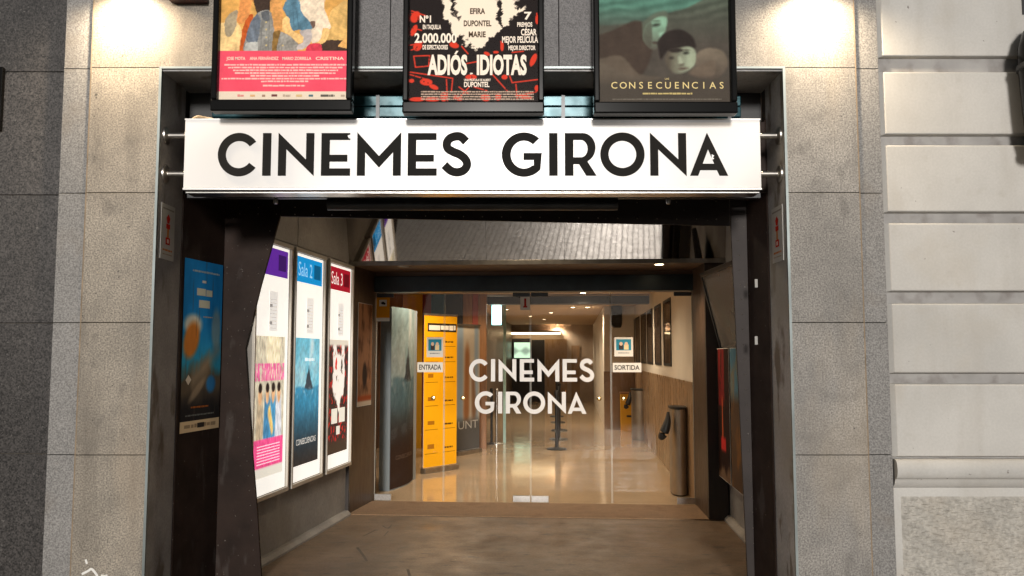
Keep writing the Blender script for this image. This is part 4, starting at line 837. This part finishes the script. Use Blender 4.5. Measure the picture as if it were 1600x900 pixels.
# ================================================================== GLASS DOORS
dx = [DL+.004, INT.hit(694, 600)[0], INT.hit(829, 600)[0], INT.hit(955, 600)[0], DR-.004]
names = ['glass door lettered ENTRADA, leftmost of the four glass doors', 'glass door bearing the left half of the white cinema lettering', 'glass door bearing the right half of the white cinema lettering', 'glass door lettered SORTIDA, rightmost of the four glass doors']
doors = []
for k in range(4):
    x0, x1 = dx[k]+.004, dx[k+1]-.004; t = thing('glass_door', names[k], 'door', INT.P(x0, 0, .0), INT.rot, 'glass doors of the foyer'); W = x1-x0; doors.append((t, x0))
    MB().box(.003, W-.003, -.005, .005, .018, ZD-.01).build('pane', doorglass, t)
    for xa in (0, W-.0028): MB().box(xa, xa+.0028, -.005, .005, .018, ZD-.01).build('polished_edge', M('glass_edge', (.5, .52, .48), .2, emit=None), t)
    s = 0 if k in (0, 2) else 1                      # pivot side
    px0, px1 = ((0.002, .19) if s == 0 else (W-.19, W-.002))
    MB().box(px0, px1, -.014, .014, .016, .085).build('patch_fitting', steel, t, bevel=.003); MB().box(px0, px1, -.013, .013, ZD-.055, ZD-.012).build('patch_fitting', tubem, t, bevel=.003)
    kx = INT.hit((678, 724, 936, 974)[k], 621)[0]-x0; kz = INT.hit(800, 622)[1]
    kn = MB(); kn.lathe([(.01, 0), (.011, .016), (.022, .024), (.025, .036), (.017, .047), (.003, .05)], 18)
    kn.v = [(p[0]+kx, -.006-p[2], p[1]+kz) for p in kn.v]; kn.build('knob', gold, t, smooth=True)
def sticker(k, name, px0, px1, py0, py1, fn, lb=None):
    t, x0 = doors[k]; a0 = INT.hit(px0, py1, -.008); a1 = INT.hit(px1, py0, -.008); P = Print(); W = a1[0]-a0[0]; H = a1[1]-a0[1]
    P.rect(0, W, 0, H, (214, 208, 196)); fn(P, W, H); o = P.build(name, prn, t, y=-.0065, loc=(a0[0]-x0, 0, a0[1]))
    if lb: o['label'] = lb
    return o
sticker(0, 'door_sign', 652, 692, 566, 581.5, lambda P, W, H: P.text('ENTRADA', W/2, H*.26, H*.5, (50, 44, 40), 1, width=W*.86, bold=.02), 'white sign reading ENTRADA')
sticker(3, 'door_sign', 957.5, 1002, 567, 581.5, lambda P, W, H: P.text('SORTIDA', W/2, H*.26, H*.5, (50, 44, 40), 1, width=W*.88, bold=.02), 'white sign reading SORTIDA')
def notice2(P, W, H):
    P.rect(W*.1, W*.9, H*.32, H*.9, (52, 130, 150), 1)
    for cx, c in ((.36, (70, 60, 56)), (.64, (226, 200, 150))): P.rect(W*(cx-.12), W*(cx+.12), H*.36, H*.62, c, 2); P.poly([(W*(cx+.09*math.cos(a)), H*(.66+.1*math.sin(a))) for a in [math.pi*i/6 for i in range(12)]], (216, 180, 150), 3)
    P.scrib(W*.2, W*.8, H*.16, H*.05, (130, 130, 126), 1)
sticker(0, 'leaflet', 666.5, 692.5, 527, 558, notice2, 'white leaflet with a blue picture'); sticker(3, 'leaflet', 960, 989, 527, 557, notice2, 'white leaflet with a blue picture')
def notice3(P, W, H): P.rect(W*.4, W*.62, H*.3, H*.85, (170, 50, 44), 1); P.rect(W*.3, W*.72, H*.18, H*.3, (170, 50, 44), 1)
sticker(1, 'small_notice', 813, 828, 463, 484.5, notice3, 'small white notice with red mark')
def notice4(P, W, H): P.rect(0, W, H*.14, H, (222, 150, 26), 1); P.rect(W*.2, W*.78, H*.6, H*.86, (214, 210, 200), 2); P.poly([(W*.32, H*.74), (W*.5, H*.79), (W*.7, H*.72), (W*.66, H*.66), (W*.4, H*.68)], (40, 36, 34), 3)
sticker(0, 'camera_notice', 588, 609, 463, 502, notice4, 'yellow notice with a camera pictogram')
# lettering across the two middle doors: each letter belongs to the door it sits on
def glass_word(wd, sp, px0, px1, py0, py1):
    g, Wd = word(wd, sp); X0 = INT.hit(px0, py1)[0]; X1 = INT.hit(px1, py1)[0]; Z0 = INT.hit(800, py1)[1]; Z1 = INT.hit(800, py0)[1]; sx = (X1-X0)/Wd; sz = (Z1-Z0)/100
    for loops, ox in g:
        xs = [p[0] for l in loops for p in l]; cx = (min(xs)+max(xs))/2; X = X0+(ox+cx)*sx; t, x0 = doors[1] if X < dx[2] else doors[2]
        MB().prism([[((p[0]-cx)*sx, p[1]*sz) for p in l] for l in loops], -.0068, -.0056).build('letter', frost, t, loc=(X-x0, 0, Z0))
glass_word('CINEMES', SP_C, 733, 928.5, 561, 596); glass_word('GIRONA', SP_G, 742, 916.5, 612, 646)

# ================================================================== FOYER
def ib(name, u0, u1, v0, v1, z0, z1, m, parent=None, bevel=0):
    return MB().box(u0, u1, v0, v1, z0, z1).build(name, m, parent, bevel=bevel, loc=None if parent else INT.o, rot=0 if parent else INT.rot)
CZ = 2.66; VB = 20.0
structure(ib('foyer_floor', -3.4, 3.2, .021, VB+.5, -.2, .003, lobbyfloor))
structure(ib('foyer_ceiling', -3.4, 3.2, .16, VB+.5, CZ, CZ+.2, ceilm))
rwl = thing('foyer_wall', 'white right wall of the foyer over wood panelling', 'wall', INT.P(DR+.02, .11, 0), INT.rot)
MB().box(0, .2, 0, 9.0, 1.3, CZ).build('white_face', lobbywhite, rwl); MB().box(-.012, .2, 0, 9.0, 0, 1.299).build('wood_panelling', wains, rwl)
MB().box(-.02, -.0121, 0, 9.0, 1.27, 1.305).build('dado_rail', wains, rwl)
pr_ = thing('foyer_pier', 'pale wall projecting at the far right of the foyer', 'wall', INT.P(1.32, 9.12, 0), INT.rot)
MB().box(0, 1.2, 0, 11.2, .0, CZ).build('pier_face', lobbywhite, pr_); MB().box(-.01, 1.2, -.012, -.0005, 0, 1.25).build('wood_panelling', wains, pr_)
bw_ = thing('foyer_back_wall', 'brown back wall of the foyer with dark doorways under a line of light', 'wall', INT.P(-1.5, VB, 0), INT.rot)
MB().box(-.5, 3.4, 0, .2, 0, CZ).build('wall_face', lobbyback, bw_)
def backdoor(px0, px1, py0, m, nm):
    a0 = INT.hit(px0, 600, VB)[0]+1.5; a1 = INT.hit(px1, 600, VB)[0]+1.5; z = INT.hit(px0, py0, VB)[1]; MB().box(a0, a1, -.02, -.0005, 0, z).build(nm, m, bw_)
backdoor(831, 851, 531, darkp, 'doorway'); backdoor(852, 886, 530, wains, 'door'); backdoor(797, 829, 529, darkp, 'doorway'); backdoor(893, 906, 540, wains, 'door')
lwl = thing('foyer_wall', 'dark left wall of the foyer behind the coloured partition', 'wall', INT.P(-1.5, 3.5, 0), INT.rot)
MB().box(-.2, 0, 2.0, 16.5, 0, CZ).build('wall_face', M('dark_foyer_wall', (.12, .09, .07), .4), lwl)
ib('foyer_side', -3.5, -3.3, .16, 3.6, 0, CZ, lobbywhite, lwl) if False else None
sdw = ib('foyer_side_wall', -2.9, -2.7, .16, 5.5, 0, CZ, wood); tag(sdw, 'brown wooden side wall of the foyer left of the standees', 'wall')
VC = 5.2
pw = thing('coloured_partition', 'partition of yellow, maroon, blue and dark panels behind the standees', 'wall', INT.P(0, VC, 0), INT.rot)
def cp_(px0, px1, m): a0 = INT.hit(px0, 500, VC)[0]; a1 = INT.hit(px1, 500, VC)[0]; MB().box(a0+.002, a1-.002, 0, .12, 0, CZ-.002).build('panel', m, pw)
for a0, a1, m in ((560, 629, orangew), (629, 660, yellow), (660, 673.5, maroon), (673.5, 695, bluep), (695, 723, darkp), (723, 738, orangew), (738, 747, redp), (747, 760, orangew)): cp_(a0, a1, m)
be = ib('ceiling_beam', INT.hit(761, 470, 5.4)[0], DR+.01, 5.4, 5.7, INT.hit(800, 475, 5.4)[1], CZ-.03, darkp); tag(be, 'dark beam across the foyer ceiling behind the glass', 'beam')
# downlights
DLAB = ['far foyer downlight next to the pale green post', 'foyer downlight second from the left, above the strip light', 'foyer downlight above the right half of the strip light', 'dim foyer downlight between its two brighter neighbours', 'foyer downlight lowest in view, near the far wall', 'left one of the twin downlights behind the beam', 'right one of the twin downlights behind the beam', 'near foyer downlight between the glass lintel and the dark beam']
for i, (px, py) in enumerate(((791, 483.5), (829, 494), (861, 488.5), (850, 499), (871, 507), (895, 480), (918, 480), (911, 457.5))):
    p = hitZ(px, py, CZ); d = thing('ceiling_downlight', DLAB[i], 'light', (p.x, p.y, CZ), INT.rot, 'foyer downlights')
    MB().lathe([(.05, -.001), (.075, -.008), (.08, -.001)], 16).build('trim', bracketm, d, smooth=True); MB().lathe([(.001, -.004), (.048, -.005), (.05, -.0015)], 16).build('lens', warmlamp, d)
    ld = bpy.data.lights.new('downlight', 'SPOT'); ld.energy = 46; ld.color = (1, .81, .58); ld.spot_size = R(150); ld.spot_blend = .6; ld.shadow_soft_size = .06
    lo = bpy.data.objects.new('downlight', ld); C.objects.link(lo); lo.parent = d; lo.location = (0, 0, -.04)
for u, v_, lb in ((-1.25, 1.0, 'added fill downlight over the curved standee, unseen behind the lintel'), (-.75, 1.7, 'added fill downlight over the yellow banner, unseen behind the lintel'), (.6, 1.4, 'added fill downlight over the foyer entry, unseen behind the lintel'), (-1.0, 4.2, 'added fill downlight over the coloured partition, unseen behind the lintel'), (1.2, 4.4, 'added fill downlight over the bins, unseen behind the lintel')):  # extra unseen lamps, added to brighten the front of the foyer
    d = thing('ceiling_downlight', lb, 'light', INT.P(u, v_, CZ), INT.rot, 'foyer downlights')
    MB().lathe([(.05, -.001), (.075, -.008), (.08, -.001)], 16).build('trim', bracketm, d, smooth=True); MB().lathe([(.001, -.004), (.048, -.005), (.05, -.0015)], 16).build('lens', warmlamp, d)
    ld = bpy.data.lights.new('downlight', 'SPOT'); ld.energy = 44; ld.color = (1, .81, .58); ld.spot_size = R(155); ld.spot_blend = .6; ld.shadow_soft_size = .06
    lo = bpy.data.objects.new('downlight', ld); C.objects.link(lo); lo.parent = d; lo.location = (0, 0, -.04)
a0 = INT.hit(791, 521, VB-.3); a1 = INT.hit(876, 521, VB-.3)
ll = thing('line_light', 'long thin warm strip light across the far foyer wall', 'light', INT.P(a0[0], VB-.3, a0[1]), INT.rot)
MB().box(0, a1[0]-a0[0], -.03, .03, -.03, .03).build('diffuser', linelamp, ll); MB().box(0, a1[0]-a0[0], -.04, .295, .031, .09).build('housing', lobbyback, ll)
# screens
def screen(lb, fr, u, v, z, W, H, fn, rot, nm='wall_screen'):
    t = thing(nm, lb, 'screen', fr.P(u, v, z), rot); MB().box(0, W, 0, .04, 0, H).build('case', blackm, t, bevel=.004); P = Print(); P.grid(.015, W-.015, .015, H-.015, 16, 16, lambda X, Z: fn(X/W, Z/H)); P.build('display', prn_screen, t, y=-.002); return t
def s_cyan(x, z): c = np.tile(np.array([250, 252, 240.]), (len(x), 1)); return mixc(c, np.clip(np.abs(x-.5)*2.6-.7, 0, 1)+np.clip(np.abs(z-.5)*2.8-1.0, 0, 1)*.8, (30, 190, 200))
v = 6.2; p = INT.hit(767, 509, v); p2 = INT.hit(785, 475.5, v)
screen('bright cyan and white lit screen beside the partition', INT, p[0], v, p[1], p2[0]-p[0], p2[1]-p[1], s_cyan, INT.rot)
ps = MB().box(0, .05, .06, .12, 0, CZ).build('screen_post', M('pale_green_post', (.3, .45, .4), .4), loc=INT.P(p2[0]+.01, v, 0), rot=INT.rot); tag(ps, 'pale green post right of the cyan screen', 'post')
def s_green(x, z): c = np.tile(np.array([160, 190, 160.]), (len(x), 1))*.75; c = mixc(c, sm(np.abs(z-.45)-.12-.1*np.cos(x*9), .2), (80, 92, 80)); return c
p = INT.hit(801, 560, VB-.6); p2 = INT.hit(828, 534, VB-.6)
screen('greenish lit screen on the far foyer wall', INT, p[0], VB-.1, p[1], p2[0]-p[0], p2[1]-p[1], s_green, INT.rot)
# framed pictures on the right wall
RF = Frame(INT.P(DR+.02, .11), math.atan2(-INT.y.y, -INT.y.x))
zf0, zf1 = 1.45, 2.38
ords = ['nearest to the door', 'second from the door', 'third from the door', 'fourth from the door', 'fifth from the door', 'farthest from the door']
for i, (x0, x1) in enumerate(((1038, 1049.5), (1024, 1033.5), (1012, 1020.5), (1002.5, 1010), (994, 1000), (987, 992))):
    u0 = RF.hit(x0, 540)[0]; u1 = RF.hit(x1, 540)[0]; t = thing('framed_picture', 'tall dark framed picture on the foyer wall, '+ords[i], 'picture', RF.P(u0, -.002, zf0), RF.rot, 'pictures on the right foyer wall')
    W = u1-u0; H = zf1-zf0
    for bx in ((0, W, -.012, 0, 0, .04), (0, W, -.012, 0, H-.04, H), (0, .04, -.0115, 0, .0405, H-.0405), (W-.04, W, -.0115, 0, .0405, H-.0405)): MB().box(*bx).build('frame_bar', blackm, t)
    P = Print(); P.grid(.04, W-.04, .04, H-.04, 12, 20, lambda X, Z: np.array([72, 58, 48.])+vnoise(X, Z, 9, i)[:, None]*np.array([30, 24, 20.])); P.build('print', prn, t, y=-.003)
    MB().box(.041, W-.041, -.009, -.007, .041, H-.041).build('glass_pane', panem, t)
sp_ = thing('loudspeaker', 'black loudspeaker hung high on the pale foyer pier', 'speaker', INT.P(INT.hit(955, 495, 8.9)[0], 8.9, INT.hit(955, 512, 8.9)[1]), INT.rot)
MB().prism([[(0, .06), (.05, 0), (.2, 0), (.22, .08), (.22, .46), (.0, .46)]], -.2, .15).build('cabinet', blackm, sp_, bevel=.01); MB().box(.02, .2, -.206, -.201, .1, .44).build('grille', darkp, sp_)
# steel bins
binm = M('dull_steel', (.42, .37, .32), .45, .9, var=.1, vs=5)
def bin_(u, v, W, D, H, lb):
    t = thing('steel_bin', lb, 'bin', INT.P(u, v, 0), INT.rot, 'steel bins along the right foyer wall')
    pr2 = [(0, D)]+[(W*.5-W*.5*math.cos(a), D*.45-D*.45*math.sin(a)) for a in [math.pi*i/14 for i in range(15)]]+[(W, D)]
    MB().prism([pr2], .02, H, axes='xy').build('body', binm, t, smooth=True); MB().prism([[(W*.5+(x-W*.5)*1.1, D*.5+(y-D*.5)*1.1) for x, y in pr2]], H+.001, H+.03, axes='xy').build('lid', blackm, t, bevel=.005)
    MB().prism([[(W*.5+(x-W*.5)*.94, D*.5+(y-D*.5)*.94) for x, y in pr2]], .0, .0195, axes='xy').build('base', blackm, t)
    bg_ = MB().tube(cat([(-.04, D*.2, H-.03), (-.05, D*.15, H-.14), (-.09, D*.15, H-.26), (-.14, D*.15, H-.34)], 4), [.015, .02, .025, .032, .04, .046, .05, .052, .052, .05, .045, .036, .02], 12).build('hanging_bag', blackm, t, smooth=True)
bx0 = INT.hit(1050, 766, .7)[0]; bin_(bx0, .55, DR-bx0+.0, .34, .98, 'steel bin with black lid and hanging bag nearest the glass doors')
q = vfloor(989, 688); q2 = vfloor(1016, 688); bin_(q[0], q[1], (q2[0]-q[0])*.95, .36, .93, 'farther steel bin with black lid beyond the first')
q = vfloor(957, 652); yb2 = thing('yellow_box', 'yellow box standing by the far foyer wall', 'box', INT.P(q[0], 8.7, 0), INT.rot)
MB().box(0, .42, 0, .3, .0, .78).build('body', yellow, yb2, bevel=.01); MB().box(-.01, .43, -.01, .31, .781, .82).build('lid', orangew, yb2, bevel=.004); MB().box(.12, .3, -.004, -.0005, .3, .34).build('slot', blackm, yb2)
# queue posts
for i, (px, py) in enumerate(((870, 702.5), (873, 687), (874, 673), (872, 660.5), (870, 651))):
    p = hitZ(px, py, 0); t = thing('queue_post', 'black queue post with round base, '+('nearest' if i == 0 else ('second', 'third', 'fourth', 'fifth')[i-1])+' in the row', 'post', (p.x, p.y, .003), INT.rot, 'queue posts in the foyer')
    MB().lathe([(.17, 0), (.175, .01), (.16, .022), (.05, .034), (.03, .05)], 24).build('base', blackm, t, smooth=True); MB().lathe([(.03, .05), (.03, .9)], 14).build('pole', blackm, t, smooth=True); MB().lathe([(.03, .9), (.04, .905), (.04, .98), (.03, 1.0)], 14).build('head', blackm, t, smooth=True)
# standees by the doors
vS = .30
p0_ = vfloor(609, 768); p1_ = vfloor(645, 751)
t = thing('curved_standee', 'tall curved cardboard standee with a dim island poster and grey blue flank', 'standee', INT.P(p0_[0], p0_[1], 0), INT.rot)
a_ = math.atan2(p1_[1]-p0_[1], p1_[0]-p0_[0]); Ws = math.hypot(p1_[0]-p0_[0], p1_[1]-p0_[1]); Hs = 2.18
def bow(V):
    x = V[:, 0]; s = x/Ws; off = -.05*np.sin(np.pi*np.clip(s, 0, 1)); y = V[:, 1]+off; return np.column_stack([x*math.cos(a_)-y*math.sin(a_), x*math.sin(a_)+y*math.cos(a_), V[:, 2]])
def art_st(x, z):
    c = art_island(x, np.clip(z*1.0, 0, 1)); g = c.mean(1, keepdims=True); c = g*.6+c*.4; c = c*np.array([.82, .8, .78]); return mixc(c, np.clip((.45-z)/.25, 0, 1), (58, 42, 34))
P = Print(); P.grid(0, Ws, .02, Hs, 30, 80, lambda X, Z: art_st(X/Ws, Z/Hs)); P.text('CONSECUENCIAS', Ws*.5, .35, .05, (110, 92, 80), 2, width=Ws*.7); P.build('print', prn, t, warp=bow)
V = bow(np.array([[Ws*i/12, .006, 0] for i in range(13)])); out = [(p[0], p[1]) for p in V]
back = [(out[-1][0]+.02, out[-1][1]+.12), (out[0][0]-.11, out[0][1]+.12), (out[0][0]-.135, out[0][1]+.03)]
MB().prism([out+back], .0, Hs-.002, axes='xy').build('body', greyblue, t)
# yellow roll-up banner
def rollup(lb, pxa, pya, pxb, pyb, H, fn, dec, nm):
    a = vfloor(pxa, pya); b = vfloor(pxb, pyb); L_ = math.hypot(b[0]-a[0], b[1]-a[1]); ang = math.atan2(b[1]-a[1], b[0]-a[0])
    t = thing(nm, lb, 'banner', INT.P(a[0], a[1], 0), INT.rot+ang); MB().box(-.01, L_+.01, -.05, .05, .0, .075).build('base', bracketm, t, bevel=.012)
    P = Print(); P.grid(0, L_, .08, H, 30, 60, lambda X, Z: fn(X/L_, Z/H)); dec(P, L_, H); P.build('print', prn, t); MB().box(0, L_, .001, .006, .078, H).build('banner_sheet', paper, t)
    MB().box(-.005, L_+.005, -.012, .012, H, H+.025).build('top_rail', bracketm, t); MB().tube([(L_/2, .03, .07), (L_/2, .03, H)], .01, 8).build('pole', bracketm, t)
def yel(x, z): return np.tile(np.array([240, 172, 18.]), (len(x), 1))
def ydec(P, W, H):
    P.rect(W*.1, W*.98, H*.895, H*.95, (52, 42, 30), 1); P.scrib(W*.14, W*.95, H*.905, H*.035, (236, 230, 220), 2, gap=.12, seed=3); P.scrib(W*.1, W*.5, H*.84, H*.022, (150, 96, 10), 1, seed=5)
    for zc in (.12, .27, .42, .57, .7, .8):
        P.rect(W*.05, W*.42, H*zc, H*(zc+.003), (120, 76, 10), 1); P.rect(W*.58, W*.95, H*zc, H*(zc+.003), (120, 76, 10), 1); P.scrib(W*.12, W*.32, H*(zc+.03), H*.03, (170, 110, 20), 1, gap=.6, seed=int(zc*99)); P.scrib(W*.62, W*.88, H*(zc+.025), H*.012, (96, 62, 12), 1, seed=int(zc*77))
rollup('yellow roll-up banner with a price list behind the ENTRADA door', 661, 741, 713, 733, 2.15, yel, ydec, 'roll_up_banner')
def pale_(x, z):
    c = np.tile(np.array([170, 160, 144.]), (len(x), 1)); c = mixc(c, sm(np.abs(x-.15)-.12, .1)+sm(np.abs(x-.85)-.08, .1), (130, 146, 160)); c = mixc(c, cap(x, z, .45, .75, .42, .35, .1, .12, .1), (140, 96, 62)); c = mixc(c, cap(x, z, .7, .6, .75, .35, .07, .1, .1), (120, 92, 70)); return mixc(c, np.clip((.3-z)/.06, 0, 1), (84, 82, 80))
rollup('pale poster banner standing right of the yellow one', 713, 713, 749, 707, 2.08, pale_, lambda P, W, H: P.text('UNT', W*.5, H*.2, .13, (170, 168, 162), 1, width=W*.85), 'roll_up_banner')
q = vfloor(655, 745); 
for px in (768, 776): 
    p = hitZ(px, 694, 0); t = thing('rope_stand', 'slim dark stand beside the pale banner' if px == 768 else 'slim polished stand beside the dark one', 'post', (p.x, p.y, .003)); MB().lathe([(.12, 0), (.12, .012), (.02, .03)], 16).build('base', blackm if px == 768 else steel, t, smooth=True); MB().lathe([(.022, .03), (.022, .95), (.032, .96), (.02, 1.0)], 12).build('pole', blackm if px == 768 else steel, t, smooth=True)
